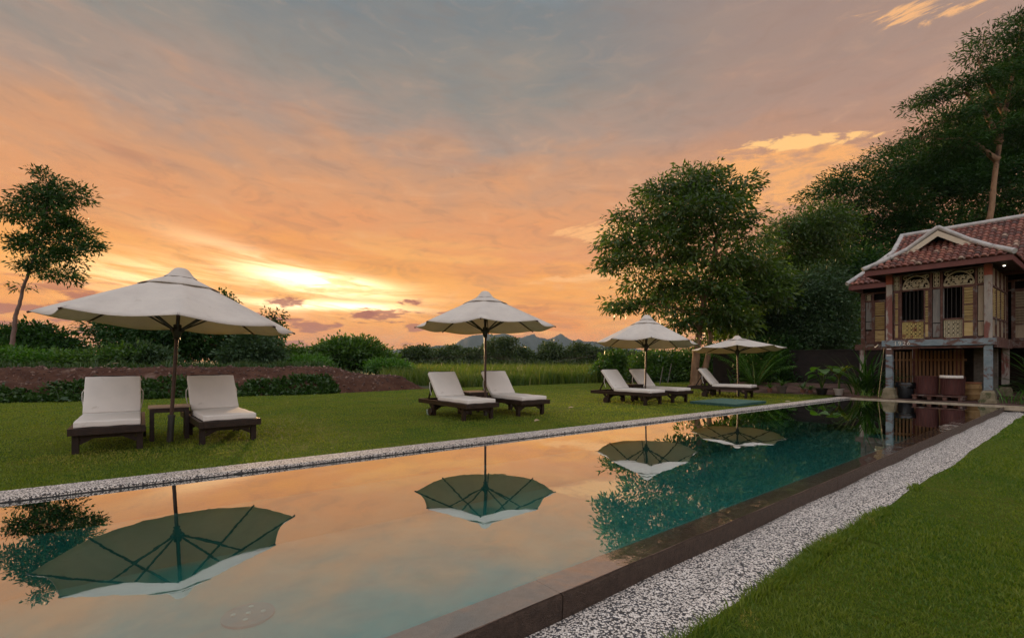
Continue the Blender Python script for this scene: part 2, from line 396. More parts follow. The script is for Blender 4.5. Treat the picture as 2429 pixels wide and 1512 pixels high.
# far lawn: from the coping back to the bank
LE = [(-34., 5.), (-22., 9.6), (-13.98, 13.3), (-6.85, 16.8), (-3.54, 20.0), (4.5, 25.6), (11.4, 27.0), (14.2, 22.6)]
def lawn_z(x, y, b): return LW+.012*math.sin(x*.7)*math.cos(y*.5)
def poly_at(P, u):
    L = [math.dist(P[i], P[i+1]) for i in range(len(P)-1)]; tot = sum(L); q = u*tot
    for i, l in enumerate(L):
        if q <= l or i == len(L)-1:
            k = q/l; return (P[i][0]+(P[i+1][0]-P[i][0])*k, P[i][1]+(P[i+1][1]-P[i][1])*k)
        q -= l
def lawnfar(u, v):
    a = -30+u*(A1+.15+30); p = AB(a, bL(a)+CW-.02); q = poly_at(LE, u)
    x = p.x+(q[0]-p.x)*v; y = p.y+(q[1]-p.y)*v
    return (x, y, lawn_z(x, y, 0))
tag(grid_sheet('lawn', lawnfar, 90, 40, M_lawn), kind='structure')
# near lawn, a little lower than the pool rim
def edge_b(a):                                         # wavy edge of the pebble strip
    return bR(a)-.49+.12*max(0, (a-9)/9)+.008*math.sin(a*2.1)+.006*math.sin(a*5.3+1)
NL = -.15
def lawnnear(u, v):
    a = -6+u*32; p = AB(a, edge_b(a)+.03); q = AB(a, -14)
    x = p.x+(q.x-p.x)*v; y = p.y+(q.y-p.y)*v
    dm = math.hypot(x/K-2.55, y/K-3.5)
    return (x, y, (NL+.01*math.sin(x*1.3)*math.sin(y*1.1)-.03*math.exp(-(dm/.07)**2))*K)
o = grid_sheet('lawn', lawnnear, 200, 120, M_lawn); tag(o, kind='structure')

pool = thing('swimming_pool', 'long narrow green tiled pool with brown overflow rim', 'pool', AB(A0, 3.6, 0), 0)
PL = pool.location.copy()
def pl(p): return (p[0]-PL.x, p[1]-PL.y, p[2]-PL.z)
B = MB(); DEP = -.80; RW = .20
def qd(*ps): B.quad(*[pl(p) for p in ps])
def c4(a, side, z, off=0.): return AB(a, (bL(a)+off) if side else (bR(a)+off), z)
qd(c4(A0, 0, DEP, RW), c4(A1, 0, DEP, RW), c4(A1, 1, DEP), c4(A0, 1, DEP))
qd(c4(A0, 1, DEP), c4(A1, 1, DEP), c4(A1, 1, -.02), c4(A0, 1, -.02))
qd(c4(A1, 0, -.012, RW), c4(A1, 0, DEP, RW), c4(A0, 0, DEP, RW), c4(A0, 0, -.012, RW))
qd(c4(A1, 1, DEP), c4(A1, 0, DEP, RW), c4(A1, 0, -.02, RW), c4(A1, 1, -.02))
qd(c4(A0, 0, DEP, RW), c4(A0, 1, DEP), c4(A0, 1, 0), c4(A0, 0, 0, RW))
B.build('basin', M_tile, pool)
B = MB()                                               # submerged brown ledge at the far end
ledge_a = A1-1.7
qd(c4(ledge_a, 0, -.34, RW+.003), c4(A1-.003, 0, -.34, RW+.003), c4(A1-.003, 1, -.34, -.003), c4(ledge_a, 1, -.34, -.003))
qd(c4(ledge_a, 0, -.34, RW+.003), c4(ledge_a, 1, -.34, -.003), c4(ledge_a, 1, DEP+.004, -.003), c4(ledge_a, 0, DEP+.004, RW+.003))
B.build('ledge', M_wet_shaded, pool)
# overflow rim: rounded outer edge, broken by slab joints
B = MB()
prof = [(RW, -.05), (RW, -.012), (.012, -.012), (.004, -.014), (-.004, -.022), (-.006, -.035), (0.004, -.20)]
joints = [A0, -2.2, 1.72, 5.6, 9.5, 13.4, A1]
for j0, j1 in zip(joints, joints[1:]):
    n = 24; rows = []
    for i in range(n+1):
        a = j0+.004+(j1-j0-.008)*i/n
        rows.append(B.verts([pl(AB(a, bR(a)+o_, z+(.003*math.sin(a*9+o_*7) if z > -.03 and o_ < .1 else 0))) for o_, z in prof]))
    for r0, r1 in zip(rows, rows[1:]):
        for k in range(len(prof)-1): B.f.append((r0+k, r1+k, r1+k+1, r0+k+1))
    for r_ in (rows[0], rows[-1]): B.f.append(tuple(r_+k for k in range(len(prof))))
rim = B.build('overflow_rim', [M_wet_shaded, M_rimtop_lit], pool)
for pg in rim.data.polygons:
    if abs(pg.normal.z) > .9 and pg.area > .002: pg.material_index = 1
# pebble coping on the lawn side and the thin one across the far end
B = MB()
def strip(prof, a0, a1, n, bf):
    rows = []
    for i in range(n+1):
        a = a0+(a1-a0)*i/n; rows.append(B.verts([pl(AB(a, bf(a)+o_, z)) for o_, z in prof]))
    for r0, r1 in zip(rows, rows[1:]):
        for k in range(len(prof)-1): B.f.append((r0+k, r1+k, r1+k+1, r0+k+1))
    B.f.append(tuple(rows[-1]+k for k in range(len(prof)))); B.f.append(tuple(rows[0]+k for k in reversed(range(len(prof)))))
strip([(0.0, .008), (0.004, .028), (.014, .036), (CW-.02, .036), (CW, .024), (CW, -.2)], A0, A1+.16, 60, bL)
B.build('coping', M_pebble, pool)
B = MB()
strip([(-.004, -.3), (-.002, .008), (.05, .0081), (.05, -.3)], A0, A1, 40, bL)
B.build('waterline_band', mat('dark_waterline', (.012, .012, .013), (.03, .03, .03), 12, .4), pool)
B = MB()
q0, q1 = AB(A1+.06, bL(A1)), AB(A1+.06, bR(A1)-.45)
B.beam((q0.x-PL.x, q0.y-PL.y, -.03), (q1.x-PL.x, q1.y-PL.y, -.03), .11, .11, bev=.012)
B.build('end_coping', mat('pale_end_coping', (.30, .26, .18), (.42, .36, .27), 9, .7, .4, 60), pool)
B = MB()                                               # floor drain cover seen through the water
dp = W(589, 1461, 1.0); dr = Vector((dp.x, dp.y, dp.z-EYE)); k_ = (EYE-DEP*K)/-dr.z; dc = Vector((0, 0, EYE))+dr*k_
B.lathe([(.16, .004), (.16, .018), (.13, .024), (.12, .020), (.02, .020)], (dc.x-PL.x, dc.y-PL.y, DEP*K), 24)
dr_o = B.build('drain_cover', mat('pale_plastic', (.22, .33, .33), None, rough=.4), pool, True)
M_scr = mat('white_plastic', (.7, .8, .78), None, rough=.4)
for q in range(5):
    an = q*1.5708+.3; rr = .09 if q else 0; B = MB()
    B.lathe([(.016, .021), (.016, .027), (.006, .029)], (dc.x-PL.x+rr*math.cos(an), dc.y-PL.y+rr*math.sin(an), DEP*K), 10)
    B.build('screw', M_scr, dr_o, True)

def waterf(u, v):
    a = A0+(A1-A0)*u; b0, b1 = bR(a)-.001, bL(a)-.004
    p = AB(a, b0+RW+.002 if abs(v-.5) < .01 else (b0 if v < .1 else b1)); return (p.x, p.y, 0.)
wt = grid_sheet('water', waterf, 4, 2, [M_water, M_film]); tag(wt, kind='structure')
for i, pg in enumerate(wt.data.polygons): pg.material_index = 1 if i % 2 == 0 else 0

# pebble strip between the rim and the near lawn
def pebf(u, v):
    a = -6+u*(A1+.62+6); b0, b1 = bR(a)-.0005, edge_b(a)-.02
    k = v; p = AB(a, b0+(b1-b0)*k)
    z = -.135+.02*k-.05*max(0, k-.72)/.28+.006*math.sin(a*3+k*9)
    return (p.x, p.y, z*K)
tag(grid_sheet('pebble_path', pebf, 220, 10, M_pebble), kind='structure')
# bare earth behind the far end of the pool
DE = [(7.0, 18.2), (9.3, 17.1), (10.85, 16.25), (9.30, 13.50)]
def earth(u, v):
    p = poly_at(DE, min(1, u/.4)) if u < .4 else None
    if p is None:
        k = (u-.4)/.6; q = AB(A1+.125, 5.46-k*12); p = (q.x, q.y)
    q = AB(A1+.125+15, 13-u*24)
    x = p[0]+(q.x-p[0])*v; y = p[1]+(q.y-p[1])*v
    z0 = LW+.004+(.155-.004)*min(1, max(0, (u-.34)/.06)); rise = min(1, v*13/4.)
    z = z0+(.075-z0)*rise*.9+(.018*math.floor(rise*4))+(.010*float(vnoise(x*2, y*2, 3)) if v > .02 else 0)
    return (x, y, z)
tag(grid_sheet('bare_earth', earth, 90, 90, M_dirt), kind='structure')

# ------------------------------------------------------------------ soil bank
BK = [(-30., 6.4), (-22., 9.6), (-13.98, 13.3), (-6.85, 16.8), (-3.3, 20.6)]
def bank(u, v):
    x, y = poly_at(BK, u); x2, y2 = poly_at(BK, min(1, u+.01)); x1, y1 = poly_at(BK, max(0, u-.01))
    tx, ty = x2-x1, y2-y1; l = math.hypot(tx, ty); nx, ny = -ty/l, tx/l
    off = v*9.
    t1 = min(1, max(0, (1.0-u)/.035)); t2 = min(1, max(0, (.945-u)/.05))
    lo = np.interp(off, [0, .35, .75, 1.0, 9], [0, .30, .52, .56, .56])*t1
    hi = np.interp(off, [0, 1.55, 1.9, 2.3, 2.7, 5.5, 9], [0, 0, .16, .34, .40, .36, .30])*t2
    z = -.02+lo+hi
    nz = .045*float(vnoise(x*2.3, y*2.3, 1))+.03*float(vnoise(x*6, y*6, 4))
    wob = .10*float(vnoise(x*1.6, y*1.2, 2))
    z += nz*min(1, off/.3)
    if off > 7: z -= (off-7)*.55
    return (x+nx*(off+wob), y+ny*(off+wob), z-.15)
tag(grid_sheet('soil_bank', bank, 260, 70, M_soil), kind='structure')
def bank_pt(u, off):
    return bank(u, off/9.)

# ------------------------------------------------------------------ leaves
def unit(v): return v/np.maximum(np.linalg.norm(v, axis=1, keepdims=True), 1e-9)
def leaf_arrays(P, D, L, Wd, r, fold=.25):
    n = len(P); L = np.broadcast_to(L, (n,))[:, None]; Wd = np.broadcast_to(Wd, (n,))[:, None]
    rv = unit(r.normal(size=(n, 3))+np.array([0, 0, .6])); S = unit(np.cross(D, rv)); Nn = np.cross(S, D)
    v0 = P; v1 = P+D*L*.42+S*Wd*.5+Nn*Wd*fold*.5; v2 = P+D*L-Nn*L*.08; v3 = P+D*L*.42-S*Wd*.5+Nn*Wd*fold*.5
    V = np.stack([v0, v1, v2, v3], 1).reshape(-1, 3); Fc = np.arange(n*4).reshape(n, 4)
    return V, Fc
def crown_mesh(name, blobs, n_cl, per, leaf, wid, cl_r, r, droop=.35, shell=.55, flat=.7, sun_tint=0.):
    bl = np.array(blobs, dtype=float); vol = (bl[:, 3]*bl[:, 4]*bl[:, 5])**(2/3.); k = r.choice(len(bl), n_cl, p=vol/vol.sum())
    d = unit(r.normal(size=(n_cl, 3))); rad = r.random(n_cl)**(1/3.*(1-shell)+.08)
    lump = 1+.22*np.sin(d[:, 0]*5+k*1.7)*np.sin(d[:, 2]*6+k*2.3)+.12*r.normal(size=n_cl)
    C = bl[k, :3]+d*bl[k, 3:6]*(rad*lump)[:, None]
    ct = np.clip(.5+.28*r.normal(size=n_cl), 0, 1)
    idx = np.repeat(np.arange(n_cl), per); n = len(idx)
    off = r.normal(size=(n, 3)); ln = np.linalg.norm(off, axis=1, keepdims=True); off = off/ln*np.minimum(ln, 1.9+.35*r.random((n, 1)))*cl_r*np.array([1, 1, flat])
    P = C[idx]+off
    D = unit(unit(off)*.7+d[idx]*.55+r.normal(size=(n, 3))*.55+np.array([0, 0, -droop]))
    sc = r.uniform(.5, 1.35, n)
    V, Fc = leaf_arrays(P, D, leaf*sc, wid*sc, r)
    t = np.clip(ct[idx]+.16*r.normal(size=n), 0, 1)
    return npmesh(name, V, Fc, {'tint': np.repeat(t, 4)}), C, k
def px_blobs(L, d, dep=1.0, org=None):
    out = []
    for (x, y, rx, ry) in L:
        p = W(x, y, d); out.append((p.x-org.x, p.y-org.y+rng.uniform(-.25, .25)*rx*d/F, p.z-org.z, rx*d/F, max(rx, ry)*d/F*dep, ry*d/F))
    return out
def tree(name, label, cat, d, base, trunks, blobs, M_leaf, M_bark, n_cl, per, leaf, wid, cl_r, r0=.12, droop=.35, twigs=.25, seed=1, group=None, dep=1., shell=.55, flat=.7, gz=None, limbs=True):
    r = np.random.default_rng(seed)
    org = W(base[0], base[1], d)
    if gz is not None: org.z = gz
    root = thing(name, label, cat, org, 0, group)
    bl = px_blobs(blobs, d, dep, org)
    me, C, k = crown_mesh('crown', bl, n_cl, per, leaf, wid, cl_r, r, droop, shell, flat)
    T = MB(); nodes = []
    for j, tr_ in enumerate(trunks):
        pts = [W(x, y, d+dd)-org for (x, y, dd) in [(q+(0,))[:3] for q in tr_]]
        if j == 0 and gz is not None: pts[0].z = 0
        m_ = len(pts); dense = []
        for i in range(m_-1):
            for s_ in range(4): dense.append(pts[i].lerp(pts[i+1], s_/4)+Vector((r.normal(), r.normal(), 0))*r0*.08)
        dense.append(pts[-1])
        rr = r0*(1 if j == 0 else .8); n = len(dense)
        T.tube(dense, [rr*(1.35 if i == 0 else 1)*(1-.75*i/n) for i in range(n)], 9); nodes += [(p, rr*(1-.75*i/n)) for i, p in enumerate(dense) if i > n*.35]
    if not nodes: nodes = [(Vector((0, 0, .2)), r0)]
    if limbs:
        bc = []
        for b in bl:
            c = Vector(b[:3]); p, rr = min(nodes, key=lambda q: (q[0]-c).length+max(0, q[0].z-c.z)*1.5)
            mid = p.lerp(c, .5)+Vector((r.normal()*.1, r.normal()*.1, .10))*(c-p).length
            T.tube([p, p.lerp(mid, .5)+Vector((0, 0, .03)), mid, c], [max(.015, rr*.55), max(.013, rr*.42), max(.01, rr*.3), max(.006, rr*.12)], 6, False); bc.append((mid, c, rr))
        for i in range(int(len(C)*twigs)):
            mid, c, rr = bc[k[i]]; e = Vector(C[i]); s_ = c.lerp(mid, r.random()*.6)
            T.tube([s_, s_.lerp(e, .5)+Vector((0, 0, .05)), e], [max(.007, rr*.13), max(.005, rr*.09), .004], 4, False)
    T.build('trunk', M_bark, root, True)
    link('crown', me, M_leaf, root)
    return root
def shrub(name, label, d, blobs, M_leaf, n_cl, per, leaf, wid, cl_r, seed=1, gz=-.2, group=None, cat='bush', dep=1., droop=.1):
    xs = [b[0] for b in blobs]; cx_ = sum(xs)/len(xs); cy = max(b[1] for b in blobs)
    return tree(name, label, cat, d, (cx_, cy), [[(cx_, HOR+(EYE-gz)/d*F), (cx_, cy)]], blobs, M_leaf, M_bark, n_cl, per, leaf, wid, cl_r, .06, droop, .08, seed, group, dep, .6, .8, gz)

M_bark = mat('grey_bark', (.07, .05, .038), (.14, .10, .075), 7, .9, .8, 22, .2, stretch=(1, 1, .3))
M_bark2 = mat('pale_pink_bark', (.15, .10, .085), (.24, .17, .14), 7, .9, .6, 22, .2, stretch=(1, 1, .3))
M_barkw = mat('flaking_orange_bark', (.16, .095, .055), (.30, .19, .11), 5, .8, .8, 18, .3, (.07, .045, .03), .57, stretch=(1, 1, .35))
L_dark = leafmat('dark_leaf', (.010, .040, .009), (.040, .106, .018), .22, .5, None, .2)
L_mid = leafmat('mid_leaf', (.030, .084, .015), (.095, .185, .030), .38)
L_olive = leafmat('olive_leaf', (.018, .046, .018), (.066, .122, .052), .22, .5, None, .25)
L_green = leafmat('fresh_leaf', (.034, .110, .014), (.105, .240, .032), .42)
L_big = leafmat('broad_tree_leaf', (.024, .060, .012), (.092, .155, .025), .42, .40)
L_far = leafmat('far_leaf', (.030, .058, .016), (.065, .105, .026), .3)
L_reed = leafmat('reed_blade', (.055, .115, .015), (.150, .190, .030), .45, .6, (.26, .19, .06))
L_creep = leafmat('creeper_leaf', (.014, .044, .009), (.050, .110, .020), .25)

# left tall tree ------------------------------------------------------
tree('tall_tree', 'tall leaning tree with thin curved trunk at the left end of the bank', 'tree', 22., (25, 845),
     [[(25, 850), (27, 830), (32, 790), (37, 748), (46, 722), (54, 688), (68, 648), (88, 590), (100, 550), (112, 500), (110, 440)]],
     [(100, 424, 36, 22), (68, 468, 38, 32), (150, 458, 42, 28), (44, 515, 34, 18), (112, 515, 55, 36), (160, 545, 38, 26), (206, 582, 24, 16),
      (42, 572, 28, 18), (95, 582, 40, 26), (142, 612, 40, 18), (72, 628, 32, 20), (152, 650, 36, 20), (120, 470, 40, 30), (185, 560, 24, 16), (50, 655, 10, 5), (56, 682, 5, 4)],
     L_dark, M_bark2, 200, 66, .19, .06, .24, .10, .2, .5, 3, gz=.5, flat=.5)
# trees and bushes behind the bank -------------------------------------
shrub('bush', 'dark ragged bushes behind the bank below the tall leaning tree', 24, [(8, 815, 40, 26), (72, 803, 32, 22), (122, 818, 34, 16), (160, 842, 26, 8), (85, 842, 80, 12)], L_dark, 420, 34, .24, .10, .34, 11, .5)
shrub('bush', 'low bright leafy bush on top of the bank beside the tall leaning trunk', 20, [(60, 853, 60, 14), (120, 857, 50, 12), (20, 850, 30, 16)], L_green, 220, 30, .15, .07, .22, 12, .7)
shrub('bush', 'low leafy bush on the bank under the left edge of the nearest umbrella', 20.5, [(190, 858, 45, 10), (250, 852, 45, 15), (300, 848, 40, 16)], L_mid, 220, 30, .16, .08, .22, 13, .7)
shrub('bush', 'pale grey green bush at the foot of the dark tree behind the nearest umbrella', 21, [(330, 838, 30, 14), (360, 850, 42, 14)], L_olive, 160, 30, .18, .10, .2, 14, .7)
tree('dark_tree', 'broad dark tree seen below the canopy of the nearest umbrella', 'tree', 30, (380, 855), [[(380, 870), (375, 830), (370, 790)]],
     [(245, 782, 34, 22), (285, 800, 50, 40), (345, 785, 60, 45), (410, 785, 60, 50), (465, 812, 40, 38), (350, 830, 100, 28), (445, 760, 60, 45)], L_dark, M_bark, 330, 64, .26, .10, .45, .2, .3, .3, 15, gz=.2)
tree('dark_tree', 'dark tree poking out past the right edge of the nearest umbrella', 'tree', 33, (560, 855), [[(555, 870), (550, 800), (540, 740)], [(640, 850), (648, 800), (652, 745)]],
     [(536, 712, 20, 16), (520, 760, 50, 40), (580, 800, 55, 35), (628, 800, 26, 34), (650, 752, 13, 16), (560, 835, 80, 22), (500, 820, 40, 30), (655, 790, 10, 20)], L_dark, M_bark, 340, 44, .24, .10, .30, .16, .3, .3, 16, gz=.1)
shrub('bush', 'rounded grey green bush above the soil right of the nearest umbrella', 26, [(605, 832, 46, 36), (575, 845, 40, 26), (635, 848, 34, 24), (555, 856, 20, 14)], L_olive, 420, 36, .19, .10, .27, 17, .2)
shrub('bush', 'low flat topped bush in the gap right of the rounded grey green bush', 36, [(700, 848, 34, 17), (735, 852, 30, 12), (685, 856, 26, 10)], L_mid, 240, 34, .28, .12, .3, 18, 0)
shrub('bush', 'bright green low scrub just behind the soil bank', 30, [(700, 864, 40, 9), (745, 862, 40, 9), (660, 862, 30, 10)], L_green, 160, 32, .2, .08, .25, 19, 0)
shrub('bush', 'large domed green bush behind the right part of the soil bank', 34, [(825, 840, 60, 26), (865, 836, 36, 26), (790, 852, 40, 18), (895, 855, 34, 16)], L_mid, 640, 36, .27, .12, .35, 20, 0)
shrub('bush', 'low creeping scrub sloping down from the large domed bush', 31, [(915, 868, 36, 9), (945, 876, 26, 8)], L_green, 180, 32, .2, .08, .22, 21, -.1)
far_specs = [
    (990, [(985, 838, 34, 20), (1005, 842, 34, 20), (962, 848, 24, 14)], 78, 'rounded tree in the far treeline left of the second umbrella, where the ridge starts'),
    (1050, [(1052, 842, 34, 18), (1072, 826, 16, 8), (1035, 850, 28, 14)], 82, 'low far tree with a flat topped tuft, left of the second umbrella pole'),
    (1115, [(1110, 846, 36, 18), (1135, 842, 24, 18)], 80, 'low far tree directly behind the second umbrella pole'),
    (1188, [(1185, 824, 36, 24), (1175, 842, 34, 20), (1205, 812, 20, 14), (1205, 845, 34, 16)], 76, 'tallest far tree just right of the second umbrella pole'),
    (1240, [(1235, 840, 28, 20), (1218, 848, 28, 14)], 79, 'small rounded far tree right of the tallest far tree'),
    (1305, [(1306, 830, 28, 22), (1295, 848, 36, 14), (1320, 846, 26, 16)], 78, 'domed far tree standing alone before the middle of the blue ridge'),
    (1385, [(1382, 832, 34, 20), (1375, 848, 44, 14), (1408, 842, 26, 16)], 77, 'broad far tree left of the third umbrella'),
    (1450, [(1450, 842, 36, 18), (1490, 848, 40, 16)], 76, 'low far tree half hidden by the third umbrella'),
    (1560, [(1560, 850, 46, 16), (1610, 850, 36, 16)], 74, 'low far tree seen under the third umbrella canopy')]
for i, (bx, bl, d, lb) in enumerate(far_specs):
    tree('far_tree', lb, 'tree', d, (bx, 862), [[(bx, 872), (bx, 850)]], [(x, HOR-(HOR-y)*.92+1, rx*.86, ry*.86) for x, y, rx, ry in bl], L_far, M_bark, 260, 30, .36, .20, .42, .2, .15, .0, 30+i, 'trees of the far treeline', gz=-.2)
shrub('far_scrub', 'continuous low scrub along the foot of the far treeline', 72, [(940+45*i, 865, 34, 4) for i in range(16)], L_far, 700, 22, .32, .18, .35, 55, -.2, cat='scrub', dep=.5)
shrub('bush', 'small pale leafed bush in the reeds behind the third umbrella', 27, [(1450, 862, 22, 14), (1465, 850, 10, 10), (1440, 876, 30, 8)], L_mid, 150, 28, .2, .09, .22, 60, -.2)
shrub('hedge', 'dark vine covered hedge behind the tree trunks at the lawn end', 29, [(1530, 866, 34, 20), (1580, 862, 40, 24), (1640, 866, 40, 24), (1700, 862, 44, 30), (1760, 866, 44, 28), (1540, 888, 60, 12), (1680, 890, 100, 12)], L_mid, 900, 34, .2, .09, .3, 61, 0, cat='hedge')

# big tree by the third umbrella ---------------------------------------
tree('broad_tree', 'big broad leaved tree with orange bark behind the third umbrella', 'tree', 21, (1647, 921),
     [[(1647, 924), (1648, 890), (1652, 830), (1660, 760), (1690, 640), (1700, 560), (1680, 480)], [(1654, 918), (1668, 880), (1678, 855), (1686, 800), (1678, 740), (1640, 660)]],
     [(1650, 425, 60, 28), (1590, 452, 56, 32), (1722, 452, 52, 32), (1530, 512, 52, 34), (1650, 512, 96, 46), (1758, 508, 34, 28), (1478, 572, 46, 26), (1572, 590, 76, 44),
      (1690, 600, 92, 48), (1786, 630, 40, 40), (1470, 622, 40, 24), (1545, 668, 70, 32), (1670, 690, 90, 40), (1762, 690, 50, 40), (1478, 722, 34, 14), (1560, 728, 52, 20),
      (1700, 752, 60, 32), (1612, 762, 30, 18), (1740, 770, 40, 24), (1650, 800, 22, 16), (1800, 565, 34, 20), (1820, 640, 40, 34), (1815, 700, 40, 36)],
     L_big, M_barkw, 470, 76, .23, .078, .37, .20, .45, .6, 70, dep=.9, gz=LW, flat=.42)
tree('forked_tree', 'slim tree with two orange trunks beside the fourth umbrella pole', 'tree', 25, (1728, 905),
     [[(1729, 908), (1724, 860), (1719, 810), (1712, 770)], [(1744, 908), (1750, 860), (1753, 800), (1765, 740)]],
     [(1780, 740, 60, 36), (1830, 700, 45, 40), (1720, 770, 50, 26), (1800, 790, 50, 26)], L_big, M_barkw, 420, 30, .26, .09, .32, .16, .5, .2, 71, gz=LW)
# dark wood at right ----------------------------------------------------
tree('olive_tree', 'dense grey green tree between the fourth umbrella and the house', 'tree', 22.5, (1905, 900), [[(1905, 905), (1900, 830), (1905, 760)]],
     [(1880, 700, 60, 46), (1950, 690, 62, 46), (1840, 755, 46, 40), (1920, 755, 70, 40), (1990, 740, 40, 46), (1880, 800, 70, 26), (1960, 800, 60, 26)], L_olive, M_bark, 900, 34, .16, .06, .28, .14, .1, .06, 72, gz=.2)
tree('feathery_tree', 'mid green tree filling the gap between the broad tree and the rain tree', 'tree', 26, (1880, 860), [[(1885, 900), (1880, 760), (1890, 640)]],
     [(1905, 545, 56, 36), (1870, 595, 44, 44), (1950, 540, 60, 46), (1890, 650, 54, 40), (1850, 545, 30, 18), (1940, 610, 60, 46), (1840, 640, 26, 30)], L_big, M_bark, 560, 44, .2, .06, .34, .16, .5, .15, 73, gz=.2)
tree('rain_tree', 'huge spreading dark tree with crooked limbs behind the house', 'tree', 31, (2235, 690),
     [[(2250, 860), (2240, 690), (2265, 560), (2285, 480), (2330, 400)], [(2243, 660), (2190, 560), (2130, 500), (2060, 460)], [(2262, 560), (2330, 500), (2420, 440)], [(2240, 640), (2150, 600), (2080, 560), (2010, 540)]],
     [(1985, 470, 62, 40), (2055, 432, 76, 42), (2135, 392, 76, 44), (2100, 500, 110, 46), (2215, 370, 80, 48), (2300, 350, 90, 56), (2380, 340, 80, 70), (2230, 450, 100, 46),
      (2340, 450, 100, 60), (2010, 590, 66, 50), (2060, 560, 90, 46), (1960, 540, 50, 34), (2190, 540, 90, 40), (2330, 560, 90, 40), (2450, 400, 70, 90), (2420, 520, 80, 60), (2070, 640, 80, 40), (2290, 310, 70, 40), (2370, 280, 70, 50), (2440, 260, 70, 60), (2240, 400, 80, 40), (2410, 190, 60, 46), (2440, 120, 50, 50), (2340, 240, 60, 34), (2440, 200, 60, 70), (2300, 400, 90, 60), (2400, 380, 80, 70), (2170, 440, 80, 40), (2130, 580, 80, 40)],
     L_dark, M_bark, 1500, 84, .22, .075, .52, .27, .15, .3, 74, gz=0, dep=.7, flat=.30)
tree('understorey_tree', 'dark thicket under the rain tree left of the red roof', 'tree', 27.5, (2000, 860), [[(2000, 880), (2000, 760), (2010, 680)]],
     [(2000, 650, 70, 50), (1990, 730, 60, 50), (2070, 640, 60, 50), (2000, 800, 60, 30), (2060, 720, 50, 60)], L_dark, M_bark, 700, 32, .24, .1, .36, .16, .2, .05, 75, gz=.1)
tree('slender_tree', 'tall slender tree with sparse layered foliage at the right edge', 'tree', 25, (2345, 690),
     [[(2335, 860), (2338, 700), (2348, 520), (2362, 400), (2385, 260), (2412, 130), (2428, 50)], [(2372, 340), (2340, 270), (2290, 220), (2230, 235)], [(2385, 270), (2350, 210), (2320, 140)], [(2366, 380), (2300, 330), (2220, 330)]],
     [(2350, 90, 34, 12), (2400, 50, 26, 12), (2425, 85, 40, 20), (2318, 128, 34, 10), (2396, 150, 50, 18), (2262, 205, 40, 10), (2205, 236, 30, 9), (2320, 200, 60, 14), (2300, 258, 62, 13), (2166, 258, 14, 6),
      (2410, 230, 60, 26), (2222, 290, 52, 11), (2340, 310, 70, 18), (2190, 325, 52, 13), (2130, 345, 30, 9), (2280, 350, 60, 16), (2440, 150, 50, 30), (2450, 300, 50, 40)],
     L_dark, M_barkw, 430, 56, .22, .055, .36, .17, .1, .4, 76, gz=0, flat=.28, dep=.8)

# ------------------------------------------------------------------ house
HR = R(-51.58)
hp = AB(A1, 5.40, 0)
house = thing('wooden_house', 'old raised wooden house with red tiled roof, fretwork and peeling paint', 'house', hp, HR); house.scale = (K, K, K)
M_tiles = tintmat('clay_tile', [(0., (.075, .035, .028)), (.3, (.155, .050, .036)), (.6, (.245, .080, .052)), (.85, (.30, .125, .08)), (1., (.36, .25, .18))], .8, .4, 40, (.08, .055, .045))
M_ridge = mat('grey_ridge_mortar', (.36, .36, .35), (.50, .49, .47), 4, .85, .5, 30, .2, (.18, .18, .17), .62)
M_cream = mat('cream_barge_paint', (.52, .46, .35), (.60, .54, .42), 3, .6, .1, 40)
M_fasc = mat('red_brown_fascia', (.11, .032, .026), (.15, .046, .036), 4, .5, .15, 30)
M_blue = mat('peeling_blue_paint', (.15, .205, .23), (.22, .275, .30), 9, .75, .5, 50, .2, (.13, .075, .06), .54, stretch=(.5, .5, 1))
M_redp = mat('worn_red_paint', (.085, .041, .032), (.135, .074, .058), 8, .75, .4, 50, .2, (.17, .155, .14), .58)
M_postp = mat('weathered_post_paint', (.26, .25, .23), (.36, .33, .29), 6, .8, .5, 40, .2, (.19, .085, .07), .53, stretch=(1, 1, .4))
M_panel = mat('faded_plank', (.24, .19, .13), (.33, .27, .19), 5, .8, .4, 40, .2, (.17, .12, .08), .6, stretch=(2, 2, .3))
M_grey = mat('grey_plank', (.15, .15, .14), (.22, .21, .19), 5, .85, .4, 40, .2, (.12, .07, .06), .6, stretch=(2, 2, .3))
M_louv = mat('mustard_louvre', (.38, .28, .12), (.48, .37, .18), 8, .75, .3, 40, .2, (.22, .15, .08), .62, stretch=(.4, .4, 2))
M_fret = mat('old_cream_fretwork', (.38, .34, .22), (.48, .43, .30), 10, .8, .3, 50, .2, (.24, .20, .12), .62)
M_yfret = mat('yellow_fretwork', (.42, .33, .12), (.52, .42, .17), 10, .8, .3, 50, .2, (.26, .13, .07), .58)
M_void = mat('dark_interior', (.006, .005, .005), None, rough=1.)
M_stone = mat('mossy_stone', (.15, .135, .085), (.24, .21, .14), 7, .9, .8, 30, .1, (.08, .09, .045), .58)
M_brick = None
